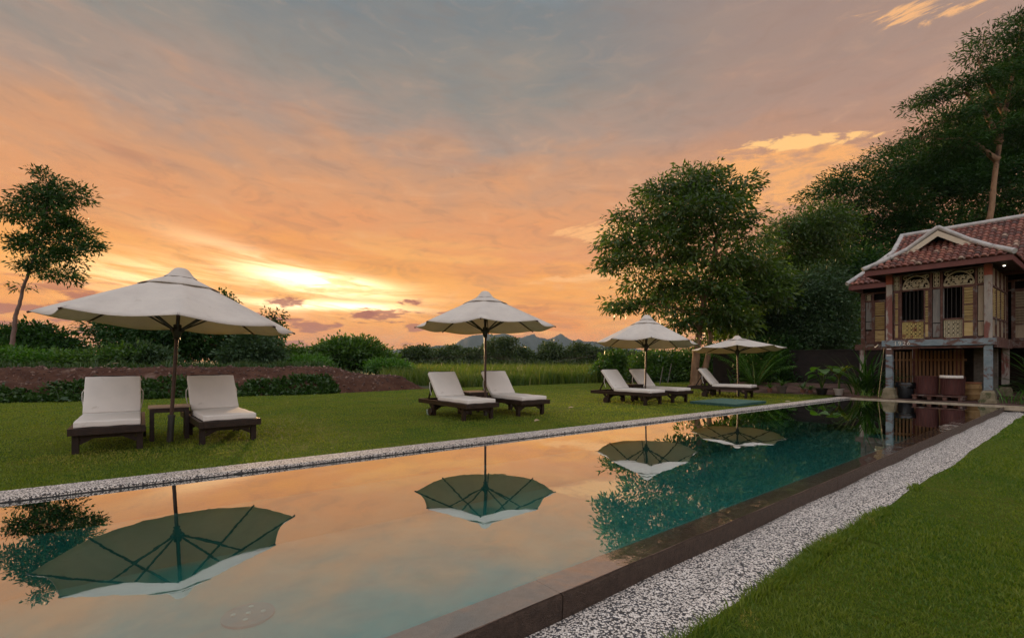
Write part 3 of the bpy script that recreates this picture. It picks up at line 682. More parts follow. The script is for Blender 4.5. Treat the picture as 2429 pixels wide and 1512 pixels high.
def brick_mat(name, c1, c2, mort, sc=4.):
    m_ = bpy.data.materials.new(name); m_.use_nodes = True; t = NT(m_.node_tree); b = t.nt.nodes['Principled BSDF']
    tcn = t.new('ShaderNodeTexCoord'); sx = t.new('ShaderNodeSeparateXYZ'); t.put(sx.inputs[0], tcn.outputs['Object'])
    br = t.new('ShaderNodeTexBrick'); t.put(br.inputs['Vector'], t.xyz(t.add(sx.outputs[0], sx.outputs[1]), sx.outputs[2]))
    br.inputs['Scale'].default_value = sc; t.put(br.inputs['Color1'], c1); t.put(br.inputs['Color2'], c2); t.put(br.inputs['Mortar'], mort); br.inputs['Mortar Size'].default_value = .012
    c = t.mix(t.sm(t.noise(tcn.outputs['Object'], 3., 6, .65), .45, .65, 0., .6), br.outputs['Color'], tuple(v*.4 for v in c1)); t.put(b.inputs['Base Color'], c); b.inputs['Roughness'].default_value = .9
    bn = t.new('ShaderNodeBump'); bn.inputs['Strength'].default_value = .6; bn.inputs['Distance'].default_value = .01; bn.invert = True
    t.put(bn.inputs['Height'], br.outputs['Fac']); t.nt.links.new(bn.outputs[0], b.inputs['Normal']); return m_
M_brick = brick_mat('whitewashed_brick', (.17, .16, .13), (.13, .12, .10), (.07, .065, .06))
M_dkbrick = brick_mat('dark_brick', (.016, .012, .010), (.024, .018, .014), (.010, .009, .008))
# --- tiled slopes: every tile is a barrel segment
def tile_slope(fl, fr, n_rows, cw=.15, seed=0):
    """fl(k), fr(k): left and right ends (local points) of the slope at height fraction k, 0 eave to 1 top"""
    B_ = MB(); rr = random.Random(seed); K = 7
    for row in range(n_rows):
        k0, k1 = row/n_rows, (row+1)/n_rows
        l0, r0_, l1, r1 = Vector(fl(k0)), Vector(fr(k0)), Vector(fl(k1)), Vector(fr(k1))
        ax = (r0_-l0).normalized(); upv = (l1-l0); upv -= ax*upv.dot(ax); SL = upv.length; upv.normalize(); nn = ax.cross(upv).normalized()
        if nn.z < 0: nn = -nn
        org = Vector(fl(0)); s_l0, s_r0 = (l0-org).dot(ax), (r0_-org).dot(ax); s_l1, s_r1 = (l1-org).dot(ax), (r1-org).dot(ax)
        lo_, hi_ = min(s_l0, s_l1), max(s_r0, s_r1); c = math.floor(lo_/cw)
        b0 = org+upv*((l0-org).dot(upv))
        while c*cw < hi_:
            cc = (c+.5)*cw
            if max(s_l0, s_l1)-cw*.4 < cc < min(s_r0, s_r1)+cw*.4:
                B_.cur = min(1, max(0, rr.gauss(.5, .22))); j1, j2 = rr.uniform(-.006, .006), rr.uniform(-.006, .006)
                for kind in (0, 1):
                    pts0, pts1 = [], []
                    for q in range(K):
                        th = math.pi*q/(K-1); cs_, sn = math.cos(th), math.sin(th)
                        if kind == 0:
                            w0, h0 = cw*.40, cw*.30; offc = cc; up_a, up_b = .035, .012
                            p0 = (offc-cs_*w0+j1, up_a+sn*h0); p1 = (offc-cs_*w0*.88+j2, up_b+sn*h0*.9)
                        else:
                            w0, h0 = cw*.36, cw*.20; offc = cc+cw*.5; up_a, up_b = .030, .008
                            p0 = (offc-cs_*w0, up_a-sn*h0+.02); p1 = (offc-cs_*w0, up_b-sn*h0+.02)
                        pts0.append(b0+ax*p0[0]+nn*p0[1]-upv*.015); pts1.append(b0+ax*p1[0]+nn*p1[1]+upv*(SL+.02))
                    i0 = B_.verts(pts0); i1 = B_.verts(pts1)
                    for q in range(K-1): B_.f.append((i0+q, i0+q+1, i1+q+1, i1+q))
                    if kind == 0 and row == 0:      # mortar plug at the eave
                        B_.f.append(tuple(i0+q for q in range(K)))
                    if kind == 0:                   # thickness of the lower lip
                        i2 = B_.verts([p-nn*.016 for p in pts0])
                        for q in range(K-1): B_.f.append((i2+q, i2+q+1, i0+q+1, i0+q))
            c += 1
    return B_
def lerp(a, b, k): return tuple(a[i]+(b[i]-a[i])*k for i in range(3))
TC, TE = 1.99, 1.58                                     # porch centre line and half width of its eave
ZE, ZG, ZP = 3.86, 4.36, 4.89
# porch roof
porch = MB()
sl = (TC-TE, -.10, ZE); sr = (TC+TE, -.10, ZE); gl_, gr_ = (TC-.70, .60, ZG), (TC+.70, .60, ZG)
roofp = tile_slope(lambda k: lerp(sl, gl_, k), lambda k: lerp(sr, gr_, k), 6, .15, 5)
in_l, in_r = (TC-.70, .60, ZG), (TC+.70, .60, ZG)
tp = tile_slope(lambda k: lerp(in_l, (TC-.36, .96, ZG+.25), k), lambda k: lerp(in_r, (TC+.36, .96, ZG+.25), k), 3, .15, 6)
off = len(roofp.v); roofp.v += tp.v; roofp.t += tp.t; roofp.f += [tuple(i+off for i in f) for f in tp.f]
# side slopes of the porch, running back under the main roof
for sg in (-1, 1):
    e0, e1 = (TC+sg*TE, -.10, ZE), (TC+sg*TE, 3.3, ZE); m0, m1 = (TC+sg*.70, .60, ZG), (TC+sg*.70, 3.9, ZG); t0, t1 = (TC, .60, ZP), (TC, 4.3, ZP)
    for (a_, b_, c_, d_, nr) in ((e0, e1, m0, m1, 6), (m0, m1, t0, t1, 5)):
        sd_ = tile_slope((lambda k, a_=a_, c_=c_: lerp(a_, c_, k)), (lambda k, b_=b_, d_=d_: lerp(b_, d_, k)), nr, .15, 8+sg)
        off = len(roofp.v); roofp.v += sd_.v; roofp.t += sd_.t; roofp.f += [tuple(i+off for i in f) for f in sd_.f]
roof_p = roofp.build('porch_roof', M_tiles, house, True, True)
B = MB()
for pts in ([sl, (TC-.70, .58, ZG+.05), (TC, .58, ZP+.03), (TC+.70, .58, ZG+.05), sr],):
    p = [Vector(q)+Vector((0, 0, .05)) for q in pts]
    B.tube([p[0]+Vector((-.03, -.03, .0)), p[0].lerp(p[1], .5)+Vector((0, 0, -.015)), p[1]], [.07, .065, .065], 10); B.tube([p[1], p[2]], .06, 10); B.tube([p[2], p[3]], .06, 10); B.tube([p[3], p[3].lerp(p[4], .5)+Vector((0, 0, -.015)), p[4]+Vector((.03, -.03, 0))], [.065, .065, .07], 10)
B.tube([(TC, .58, ZP+.06), (TC, 4.0, ZP+.06)], .07, 10)
B.build('ridge_cap', M_ridge, roof_p, True)
B = MB()
for sg in (-1, 1):
    a_, b_ = Vector((TC, .57, ZP-.09)), Vector((TC+sg*.72, .57, ZG-.055)); dv = (b_-a_); up_ = Vector((0, 0, 1))
    th = .16; q = [a_+up_*.07, b_+up_*.07, b_-up_*.09, a_-up_*.09]
    i = B.verts([p+Vector((0, y, 0)) for y in (-.02, .02) for p in q])
    B.f += [(i, i+1, i+2, i+3), (i+7, i+6, i+5, i+4), (i, i+4, i+5, i+1), (i+3, i+2, i+6, i+7), (i+1, i+5, i+6, i+2)]
B.build('barge_board', M_cream, roof_p)
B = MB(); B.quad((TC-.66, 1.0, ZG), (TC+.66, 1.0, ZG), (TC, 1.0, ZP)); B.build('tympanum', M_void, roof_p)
# fascia under the porch eave (front and sides) and soffit
B = MB(); zf = ZE-.075
B.box((TC, -.06, zf), (2*TE-.02, .03, .15)); 
for sg in (-1, 1): B.box((TC+sg*(TE-.03), 1.55, zf), (.03, 3.1, .15))
B.build('fascia', M_fasc, house)
B = MB(); B.box((TC, 1.5, ZE-.03), (2*TE-.1, 2.95, .02)); B.build('soffit', mat('dark_soffit', (.05, .025, .02), (.07, .035, .025), 4, .8), house)
# main roof
ZM, ZR, SE, SR = 3.88, 5.85, 2.9, 5.6
def ml(k):
    if k < .62: return (-.93+.93*k/.62, SE+(SR-SE)*k, ZM+(ZR-ZM)*k)
    return (0., SE+(SR-SE)*k, ZM+(ZR-ZM)*k)
roof_m = tile_slope(ml, lambda k: (8.2, SE+(SR-SE)*k, ZM+(ZR-ZM)*k), 17, .155, 21).build('main_roof', M_tiles, house, True, True)
B = MB()
B.tube([(-.05, SR, ZR+.06), (8.2, SR, ZR+.06)], .085, 10)
B.tube([(0, SR, ZR+.06), Vector(ml(.62))+Vector((-.02, 0, .07))], .08, 10)
h1 = Vector(ml(.62))+Vector((-.02, 0, .07)); h2 = Vector(ml(0))+Vector((-.03, -.03, .06)); B.tube([h1, h1.lerp(h2, .5)-Vector((0, 0, .03)), h2], .075, 10)
B.build('ridge_cap', M_ridge, roof_m, True)
B = MB(); B.quad((-.9, 2.93, ZM-.04), (8.2, 2.93, ZM-.04), (8.2, SR, ZR-.04), (0, SR, ZR-.04), (0, SE+.62*(SR-SE), ZM+.62*(ZR-ZM)-.04))
B.quad((0, SR, ZR-.02), (8.2, SR, ZR-.02), (8.2, 8.6, ZM), (-.9, 8.6, ZM)); B.quad((-.9, 2.93, ZM-.05), (-.02, SE+.62*(SR-SE), ZM+.62*(ZR-ZM)-.05), (-.02, SR, ZR-.05), (-.02, 7., ZM+.9), (-.9, 8.6, ZM))
B.build('roof_deck', M_fasc, roof_m)
B = MB(); B.box((3.6, SE+.04, ZM-.085), (9.0, .03, .17)); B.box((-.9, 5.7, ZM-.085), (.03, 5.6, .17)); B.build('fascia', M_fasc, house)

GZ = .05; FZ0, FZ1 = 1.60, 1.775
PT = (.89, 3.04)
def footing(t_, s_, parent):
    B_ = MB(); B_.box((t_, s_, GZ+.03), (.36, .36, .10), bev=.015)
    bm = bmesh.new(); bmesh.ops.create_cone(bm, segments=4, radius1=.215, radius2=.185, depth=.20, cap_ends=True)
    B_.bm(bm, lambda p: Vector((t_, s_, GZ+.175))+Matrix.Rotation(R(45), 3, 'Z')@p)
    bm = bmesh.new(); bmesh.ops.create_cone(bm, segments=4, radius1=.185, radius2=.13, depth=.05, cap_ends=True)
    B_.bm(bm, lambda p: Vector((t_, s_, GZ+.30))+Matrix.Rotation(R(45), 3, 'Z')@p)
    B_.build('footing', M_stone, parent)
for t_ in PT:
    B = MB(); B.box((t_, .5, (GZ+.32+FZ0)/2), (.165, .165, FZ0-GZ-.32), bev=.008); p_ = B.build('post', M_blue, house)
    footing(t_, .5, p_)
    B = MB(); B.box((t_, .5, (FZ1+3.74)/2), (.15, .15, 3.74-FZ1), bev=.008); B.build('upper_post', M_postp, house)
    B = MB(); B.box((t_, .5, 3.60), (.156, .156, .30)); B.build('post_head', mat('post_head_red', (.24, .06, .035), (.32, .09, .05), 6, .75, .3), house)
for (t_, s_) in ((-.62, 3.4), (.89, 3.4), (3.04, 3.4), (5.2, 3.4), (7.4, 3.4)):
    B = MB(); B.box((t_, s_, (GZ+.4+FZ0)/2), (.16, .16, FZ0-GZ-.40)); p_ = B.build('post', M_postp, house)
    footing(t_, s_, p_)
# beams
B = MB(); B.box(((PT[0]+PT[1])/2, .42, (FZ0+FZ1)/2), (PT[1]-PT[0]+.34, .10, FZ1-FZ0), bev=.006)
bmo = B.build('floor_beam', M_blue, house)
fc = bpy.data.curves.new('lettering', 'FONT'); fc.body = '1926'; fc.size = .165; fc.extrude = .004; fc.space_character = 1.25
fo = bpy.data.objects.new('lettering', fc); COL.objects.link(fo)
dg = bpy.context.evaluated_depsgraph_get(); dg.update(); me = bpy.data.meshes.new_from_object(fo.evaluated_get(dg)); bpy.data.objects.remove(fo)
lt = link('date_numerals', me, mat('raised_white_paint', (.55, .53, .46), (.65, .62, .55), 20, .7), bmo)
lt.location = (1.02, .365, 1.628); lt.rotation_euler = (R(90), 0, 0)
for q in (((TC-.03, .46, FZ0-.045), (PT[1]-PT[0]-.18, .05, .06)), ((PT[1]+.13, 1.9, 1.66), (.06, 2.7, .26)), ((0., 3.36, 1.66), (1.7, .08, .20)), ((5.2, 3.36, 1.66), (4.1, .08, .20))):
    B = MB(); B.box(*q); B.build('side_beam', M_redp, house)
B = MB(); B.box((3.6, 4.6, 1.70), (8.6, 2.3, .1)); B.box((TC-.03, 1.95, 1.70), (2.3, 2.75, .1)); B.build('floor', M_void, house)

# --- joinery helpers in the plane (t, z) at depth s, facing -s
def ribbon(Bm, pts, wd_, s_, dep=.02):
    n = len(pts); L_, R_ = [], []
    for k in range(n):
        a_, b_ = pts[max(0, k-1)], pts[min(n-1, k+1)]; tx, tz = b_[0]-a_[0], b_[1]-a_[1]; l = math.hypot(tx, tz) or 1
        w_ = wd_ if not isinstance(wd_, list) else wd_[k]
        L_.append((pts[k][0]-tz/l*w_/2, pts[k][1]+tx/l*w_/2)); R_.append((pts[k][0]+tz/l*w_/2, pts[k][1]-tx/l*w_/2))
    for k in range(n-1):
        q = [L_[k], L_[k+1], R_[k+1], R_[k]]; i = Bm.verts([(x, s_, z) for x, z in q]+[(x, s_+dep, z) for x, z in q])
        Bm.f += [(i+3, i+2, i+1, i), (i, i+1, i+5, i+4), (i+2, i+3, i+7, i+6)]
def arc(cx_, cz, r_, a0, a1, n=12, rz=None): return [(cx_+r_*math.cos(R(a0+(a1-a0)*i/n)), cz+(rz or r_)*math.sin(R(a0+(a1-a0)*i/n))) for i in range(n+1)]
def spiral(cx_, cz, r0_, r1_, a0, a1, n=14): return [(cx_+(r0_+(r1_-r0_)*i/n)*math.cos(R(a0+(a1-a0)*i/n)), cz+(r0_+(r1_-r0_)*i/n)*math.sin(R(a0+(a1-a0)*i/n))) for i in range(n+1)]
def leafrib(Bm, x0, z0, ang, ln, wd_, s_):
    pts = [(x0+math.cos(R(ang+18*math.sin(3*k)))*ln*k, z0+math.sin(R(ang+18*math.sin(3*k)))*ln*k) for k in (0, .2, .4, .6, .8, 1)]
    ribbon(Bm, pts, [wd_*q for q in (.3, .8, 1., .8, .5, .1)], s_)
def arch_fret(t0, t1, z0, z1, s_):
    B_ = MB(); c = (t0+t1)/2; rx = (t1-t0)/2-.015; rz = z1-z0-.05
    ribbon(B_, arc(c, z0+.02, rx, 0, 180, 24, rz), .034, s_); ribbon(B_, [(t0+.01, z0+.015), (t1-.01, z0+.015)], .03, s_-.002)
    for sg in (-1, 1):
        for (ox, oz, r0_, a0, a1) in ((.12, .08, .075, 200, -170), (.26, .10, .085, 160, -200), (.17, .21, .06, 240, -120), (.05, .22, .055, 200, -150)):
            x_ = c+sg*ox*rx/.32; q = spiral(x_, z0+oz*rz/.36, r0_*rx/.32, .012, a0, a1)
            ribbon(B_, [(c+sg*(px_-c)*1. if sg > 0 else 2*c-(2*x_-px_ if False else px_)+2*(x_-c)*0, pz) if False else ((px_ if sg > 0 else 2*x_-px_), pz) for px_, pz in q], .024, s_)
        for (ox, oz, an, ln) in ((.0, .03, 60, .14), (.08, .05, 30, .15), (.16, .04, 70, .16), (.24, .04, 20, .09), (.1, .17, 80, .12), (.2, .17, 40, .1), (.02, .14, 50, .14)):
            leafrib(B_, c+sg*ox*rx/.32, z0+oz*rz/.36, an if sg > 0 else 180-an, ln*rx/.32, .05, s_+.001)
        q = spiral(c+sg*(rx-.06), z1-.075, .055, .012, 60, -260); ribbon(B_, [((px_ if sg > 0 else 2*(c+sg*(rx-.06))-px_), pz) for px_, pz in q], .022, s_)
        leafrib(B_, c+sg*(rx-.02), z1-.02, 180 if sg > 0 else 0, .16, .04, s_+.001)
    leafrib(B_, c, z0+.04, 90, .20*rz/.36, .06, s_+.002); return B_
def small_fret(t0, t1, z0, z1, s_):
    B_ = MB(); c = (t0+t1)/2; h = z1-z0; wv = (t1-t0)/2-.02
    ribbon(B_, [(c+wv*.7*math.sin(k*2*math.pi*1.5), z0+.02+(h-.04)*k) for k in [i/24 for i in range(25)]], .024, s_)
    ribbon(B_, [(c-wv*.7*math.sin(k*2*math.pi*1.5), z0+.02+(h-.04)*k) for k in [i/24 for i in range(25)]], .02, s_+.002)
    for q in (.2, .5, .8): ribbon(B_, arc(c, z0+h*q, wv*.34, 0, 360, 10), .018, s_+.001)
    for x_ in (t0+.008, t1-.008): ribbon(B_, [(x_, z0), (x_, z1)], .014, s_-.002)
    for z_ in (z0+.008, z1-.008): ribbon(B_, [(t0+.015, z_), (t1-.015, z_)], .014, s_-.002)
    return B_
def lattice(t0, t1, z0, z1, s_, nx, nz):
    B_ = MB(); cw_, ch = (t1-t0)/nx, (z1-z0)/nz
    for i in range(nx):
        for j in range(nz):
            cx_, cz = t0+(i+.5)*cw_, z0+(j+.5)*ch
            ribbon(B_, arc(cx_, cz, cw_*.47, 0, 360, 14, ch*.47), .015, s_+.0006*((i+j) % 3))
            ribbon(B_, arc(cx_, cz, cw_*.17, 0, 360, 10, ch*.17), .014, s_+.0003)
            for q in range(4):
                an = R(90*q); ribbon(B_, [(cx_+cw_*.2*math.cos(an), cz+ch*.2*math.sin(an)), (cx_+cw_*.45*math.cos(an), cz+ch*.45*math.sin(an))], .014, s_+.002+.0005*q)
    for x_ in (t0, t1): ribbon(B_, [(x_, z0), (x_, z1)], .02, s_-.002)
    for z_ in (z0, z1): ribbon(B_, [(t0+.01, z_), (t1-.01, z_)], .02, s_-.002)
    return B_
def louvre(t0, t1, z0, z1, s_, n, gap=None):
    B_ = MB()
    for i in range(n):
        z_ = z0+(i+.5)*(z1-z0)/n; B_.box(((t0+t1)/2, s_, z_), (t1-t0, .012, (z1-z0)/n*.86), Matrix.Rotation(R(28), 3, 'X'))
    return B_
def shutter(parent, t0, t1, z0, z1, s_, m_slat=None, rz_=None):
    f = MB(); wf = .032
    for x_ in (t0+wf/2, t1-wf/2): f.box((x_, s_, (z0+z1)/2), (wf, .035, z1-z0))
    zs = [z0+wf/2, z0+(z1-z0)*.30, z0+(z1-z0)*.64, z1-wf/2]
    for z_ in zs: f.box(((t0+t1)/2, s_+.001, z_), (t1-t0-2*wf, .033, wf))
    fo_ = f.build('shutter', M_redp, parent)
    louvre(t0+wf, t1-wf, zs[1]+wf/2, zs[2]-wf/2, s_+.004, 6).build('louvre', m_slat or M_louv, fo_)
    louvre(t0+wf, t1-wf, zs[2]+wf/2, zs[3]-wf/2, s_+.004, 6).build('louvre', m_slat or M_louv, fo_)
    q = MB(); q.box(((t0+t1)/2, s_+.004, (zs[0]+zs[1])/2), (t1-t0-2*wf, .012, zs[1]-zs[0]-wf)); q.build('panel', M_louv if m_slat is None else m_slat, fo_)
    return fo_
def wall_panel(parent, t0, t1, z0, z1, s_, m_):
    B_ = MB(); f = MB(); zm = z0+(z1-z0)*.30
    B_.box(((t0+t1)/2, s_, (zm+z1)/2), (t1-t0-.02, .02, z1-zm-.02), bev=.006); B_.box(((t0+t1)/2, s_, (zm+z0)/2), (t1-t0-.02, .02, zm-z0-.03), bev=.006)
    return B_.build('wall_panel', m_, parent)
SF = .52
# porch front: frames, two windows, panels, frets
B = MB()
for t_, wv in ((1.155, .05), (1.85, .05), (2.085, .05), (2.80, .05)): B.box((t_, SF, (FZ1+3.70)/2), (wv, .06, 3.70-FZ1))
for z_, hh in ((FZ1+.02, .05), (3.235, .045), (3.70, .05)): B.box((TC-.03, SF-.004, z_), (PT[1]-PT[0]-.15, .055, hh))
B.box((1.5, SF+.003, 2.335), (.64, .05, .05)); B.box((2.44, SF+.003, 2.335), (.66, .05, .05))
B.build('window_frame', M_redp, house)
arch_fret(1.19, 1.82, 3.262, 3.672, SF).build('arch_fretwork', M_fret, house)
arch_fret(2.12, 2.77, 3.262, 3.672, SF).build('arch_fretwork', M_fret, house)
small_fret(.985, 1.12, 3.27, 3.67, SF).build('panel_fretwork', M_fret, house)
small_fret(1.90, 2.04, 3.27, 3.67, SF).build('panel_fretwork', M_fret, house)
small_fret(2.835, 2.95, 3.27, 3.67, SF).build('panel_fretwork', M_fret, house)
lattice(1.20, 1.80, 1.835, 2.30, SF, 6, 4).build('balustrade', M_yfret, house)
lattice(2.14, 2.52, 1.835, 2.30, SF, 4, 4).build('balustrade', M_fret, house)
for (t0, t1) in ((1.20, 1.80), (2.13, 2.54)):
    B = MB()
    for i in range(6 if t0 < 2 else 4):
        x_ = t0+(i+.7)*(t1-t0)/(6.4 if t0 < 2 else 4.4); B.tube([(x_, SF+.05, 2.36), (x_, SF+.05, 3.22)], .007, 6)
    B.build('window_bar', M_metal, house)
shutter(house, .99, 1.125, FZ1+.05, 3.21, SF-.01)
shutter(house, 1.70, 1.83, FZ1+.05, 3.21, SF-.05)
shutter(house, 2.53, 2.775, FZ1+.05, 3.21, SF-.045)
wall_panel(house, 1.88, 2.06, FZ1+.05, 3.21, SF, M_grey)
wall_panel(house, 2.825, 2.96, FZ1+.05, 3.21, SF, M_panel)
B = MB(); B.box((2.10, SF+.02, 2.75), (.07, .02, .9)); B.build('door_edge', M_grey, house)
# dark room inside the porch, porch side wall
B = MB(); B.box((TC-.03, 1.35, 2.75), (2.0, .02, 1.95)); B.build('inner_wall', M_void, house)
for sg, t_ in ((-1, PT[0]), (1, PT[1])):
    B = MB(); B.box((t_, 1.95, 2.75), (.05, 2.75, 1.93)); B.build('side_wall', M_panel, house)
    f = MB()
    for s_ in (.66, 1.35, 2.05, 2.75, 3.3): f.box((t_+.035*sg, s_, 2.75), (.05, .06, 1.93))
    for z_ in (1.82, 2.34, 3.2): f.box((t_+.036*sg, 1.98, z_), (.04, 2.6, .045))
    f.build('side_frame', M_redp, house)
    for s0 in (.72, 1.42, 2.12):
        f = MB()
        for i in range(12): f.box((t_+.04*sg, s0+.28, 2.40+i*.065), (.02, .5, .05), Matrix.Rotation(R(25*sg), 3, 'Y'))
        f.build('side_louvre', M_louv, house)
# main wing wall
SW = 3.42
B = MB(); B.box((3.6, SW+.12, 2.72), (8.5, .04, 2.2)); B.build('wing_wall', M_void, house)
B = MB()
for t_ in (-.62, -.325, .09, .36, .80, 3.2, 3.52, 3.78, 4.3, 4.6): B.box((t_, SW, 2.68), (.07 if t_ > -.5 else .13, .07, 1.85))
for z_ in (1.80, 3.30, 3.58): B.box((3.0, SW+.003, z_), (7.3, .06, .05))
B.build('wing_frame', M_redp, house)
wall_panel(house, -.555, -.36, 2.28, 3.28, SW+.01, M_grey); 
B = MB(); B.box((-.457, SW+.01, 2.03), (.19, .02, .42), bev=.006); B.build('wall_panel', M_redp, house)
shutter(house, -.29, .055, FZ1+.05, 3.28, SW-.03); shutter(house, .42, .78, FZ1+.05, 3.28, SW-.02)
small_fret(-.555, -.36, 3.32, 3.56, SW+.02).build('panel_fretwork', M_fret, house)
shutter(house, 3.22, 3.50, FZ1+.05, 3.28, SW-.02, M_panel); wall_panel(house, 3.55, 3.75, FZ1+.05, 3.28, SW, M_grey); shutter(house, 3.80, 4.28, FZ1+.05, 3.28, SW-.02, M_panel); shutter(house, 4.62, 5.1, FZ1+.05, 3.28, SW-.02, M_panel)
arch_fret(3.80, 4.28, 3.30, 3.56, SW+.02).build('arch_fretwork', M_fret, house)
# under the floor: slat screens, brick pier, dark back
B = MB(); rr = random.Random(4)
for i in range(6): B.box((.55+i*.095, 2.2, .82), (.05, .02, 1.32+rr.uniform(-.05, .05)))
for i in range(13): B.box((1.16+i*.092, 2.2, .82), (.055, .02, 1.36+rr.uniform(-.04, .04)))
for z_ in (.35, 1.2): B.box((1.42, 2.225, z_), (1.85, .03, .06))
B.build('slat_screen', mat('slat_timber', (.15, .08, .035), (.22, .13, .06), 6, .8, .3, 30, stretch=(2, 2, .3)), house)
B = MB(); B.box((2.66, 3.0, .80), (.52, .2, 1.50)); B.build('brick_pier', M_brick, house)
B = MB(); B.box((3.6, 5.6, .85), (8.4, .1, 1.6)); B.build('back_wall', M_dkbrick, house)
B = MB(); B.box((2.1, 2.6, .85), (.16, .16, 1.55)); B.box((1.07, 2.6, .85), (.14, .14, 1.55)); B.build('inner_post', M_fasc, house)
# lit downlights under the porch eave
M_bulb = bpy.data.materials.new('lit_bulb'); M_bulb.use_nodes = True
t = NT(M_bulb.node_tree); b = t.nt.nodes['Principled BSDF']; t.put(b.inputs['Emission Color'], (1., .92, .8)); b.inputs['Emission Strength'].default_value = 5.
for (t_, s_) in ((2.98, .14), (3.25, 1.3)):
    B = MB(); B.lathe([(.035, 0), (.05, .012), (.05, .04)], (t_, s_, ZE-.085), 14); dl = B.build('downlight', M_cream, house, True)
    B = MB(); B.lathe([(.005, -.018), (.024, -.012), (.03, .0)], (t_, s_, ZE-.087), 14); B.build('bulb', M_bulb, dl, True)
# little white fixtures on the left post
M_clip = mat('white_plastic_clip', (.75, .75, .72), None, rough=.5)
for z_ in (1.52, 1.33): B = MB(); B.box((PT[0]+.005, .405, z_), (.11, .02, .022), bev=.004); B.build('bracket', M_clip, house)
B = MB(); B.tube([(.42, .9, 1.60), (.47, .82, 1.62), (.54, .72, 1.67)], .012, 6); B.lathe([(.01, -.02), (.03, 0), (.01, .02)], (.42, .9, 1.60), 10); B.build('spotlight', mat('white_lamp', (.8, .8, .78), None, rough=.4), house, True)

# ------------------------------------------------------------------ things near the house
def hl(t_, s_, z): return hp+Matrix.Rotation(HR, 3, 'Z')@(Vector((t_, s_, z))*K)
def at_house(name, label, cat, t_, s_, z=.06, rz=0., group=None):
    o_ = thing(name, label, cat, hl(t_, s_, z), HR+rz, group); o_.scale = (K, K, K); return o_
o = at_house('pallet', 'red brown wooden pallet under two wicker baskets below the house', 'pallet', 1.98, .80)
B = MB()
for y in (-.25, 0, .25): B.box((0, y, .115), (1.12, .16, .03))
B.build('deck_board', M_redp, o)
for x in (-.5, -.17, .17, .5):
    B = MB(); B.box((x, 0, .05), (.09, .62, .098)); B.build('foot', M_redp, o)
M_wick = mat('dark_red_wicker', (.05, .013, .011), (.085, .024, .018), 5, .6, .5, 60, stretch=(8, 8, .5))
for i, (t_, lb) in enumerate(((1.70, 'round dark red wicker basket on the left half of the pallet'), (2.27, 'round dark red wicker basket with a white towel on the pallet'))):
    o = at_house('wicker_basket', lb, 'basket', t_, .80, .06+.131, 0, 'wicker baskets on the pallet')
    B = MB(); n = 32
    B.lathe([(.22, 0), (.245, .02), (.26, .25), (.265, .5), (.27, .51), (.27, .54), (.245, .54), (.235, .06)], (0, 0, 0), 28); B.build('body', M_wick, o, True)
    B = MB()
    for j in range(28):
        an = 2*math.pi*j/28; B.tube([(.247*math.cos(an), .247*math.sin(an), .02), (.267*math.cos(an), .267*math.sin(an), .5)], .008, 5)
    B.build('rib', M_wick, o)
o = at_house('towel', 'white folded towel draped on the rim of the right wicker basket', 'towel', 2.27, .80, .06+.131+.542)
B = MB()
n = 14
for i in range(n):
    a0, a1 = R(200+130*i/n), R(200+130*(i+1)/n)
    for (r0_, r1_, z0, z1) in ((.20, .28, .012, .012), (.28, .285, .012, -.055)):
        B.quad((r0_*math.cos(a0), r0_*math.sin(a0), z0), (r1_*math.cos(a0), r1_*math.sin(a0), z1), (r1_*math.cos(a1), r1_*math.sin(a1), z1), (r0_*math.cos(a1), r0_*math.sin(a1), z0))
o2 = B.build('cloth', M_cushion, o, True); sm_ = o2.modifiers.new('thick', 'SOLIDIFY'); sm_.thickness = .012; sm_.offset = 1
o = at_house('rubbish_bin', 'black bin lined with a sagging black bag beside the left house post', 'bin', 1.22, .72)
B = MB(); B.lathe([(.17, 0), (.18, .02), (.215, .40), (.23, .41), (.23, .44), (.20, .44), (.18, .1)], (0, 0, 0), 22); B.build('bin_body', mat('black_plastic', (.008, .010, .012), (.014, .017, .02), 5, .35), o, True)
B = MB(); n = 30; rr = random.Random(2); prof_i = []
for z_, r_ in ((.30, .245), (.36, .262), (.43, .262), (.462, .245), (.455, .20), (.34, .18)):
    prof_i.append(B.verts([((r_+rr.uniform(-.014, .014))*math.cos(2*math.pi*j/n), (r_+rr.uniform(-.014, .014))*math.sin(2*math.pi*j/n), z_+rr.uniform(-.015, .015)) for j in range(n)]))
for a_, b_ in zip(prof_i, prof_i[1:]):
    for j in range(n): B.f.append((a_+j, a_+(j+1) % n, b_+(j+1) % n, b_+j))
B.build('liner', mat('black_bag', (.006, .007, .008), None, rough=.25), o, True)
o = at_house('drum', 'dull yellow drum under the house right of the baskets', 'drum', 2.62, 1.25)
B = MB(); B.lathe([(.17, 0), (.19, .03), (.195, .16), (.203, .17), (.195, .19), (.195, .32), (.203, .33), (.195, .35), (.185, .46), (.16, .47)], (0, 0, 0), 22); B.build('shell', mat('dull_yellow_drum', (.24, .15, .06), (.32, .21, .09), 5, .7, .2, 30, .3, (.13, .07, .04), .58), o, True)
B = MB(); B.lathe([(.19, .462), (.20, .47), (.20, .50), (.17, .51), (.02, .515)], (0, 0, 0), 22); B.build('lid', mat('brown_lid', (.20, .08, .04), (.26, .11, .05), 6, .6), o, True)
o = at_house('clay_jar', 'small round clay jar between the black bin and the left house post', 'jar', 1.03, .95)
B = MB(); B.lathe([(.07, 0), (.11, .05), (.13, .14), (.11, .22), (.08, .26), (.09, .29), (.07, .29), (.05, .2)], (0, 0, 0), 20); B.build('body', mat('clay', (.30, .15, .08), (.38, .20, .11), 6, .6), o, True)
o = at_house('stepladder_pole', 'thin bamboo pole leaning against the left front house post', 'pole', .72, .30, .05)
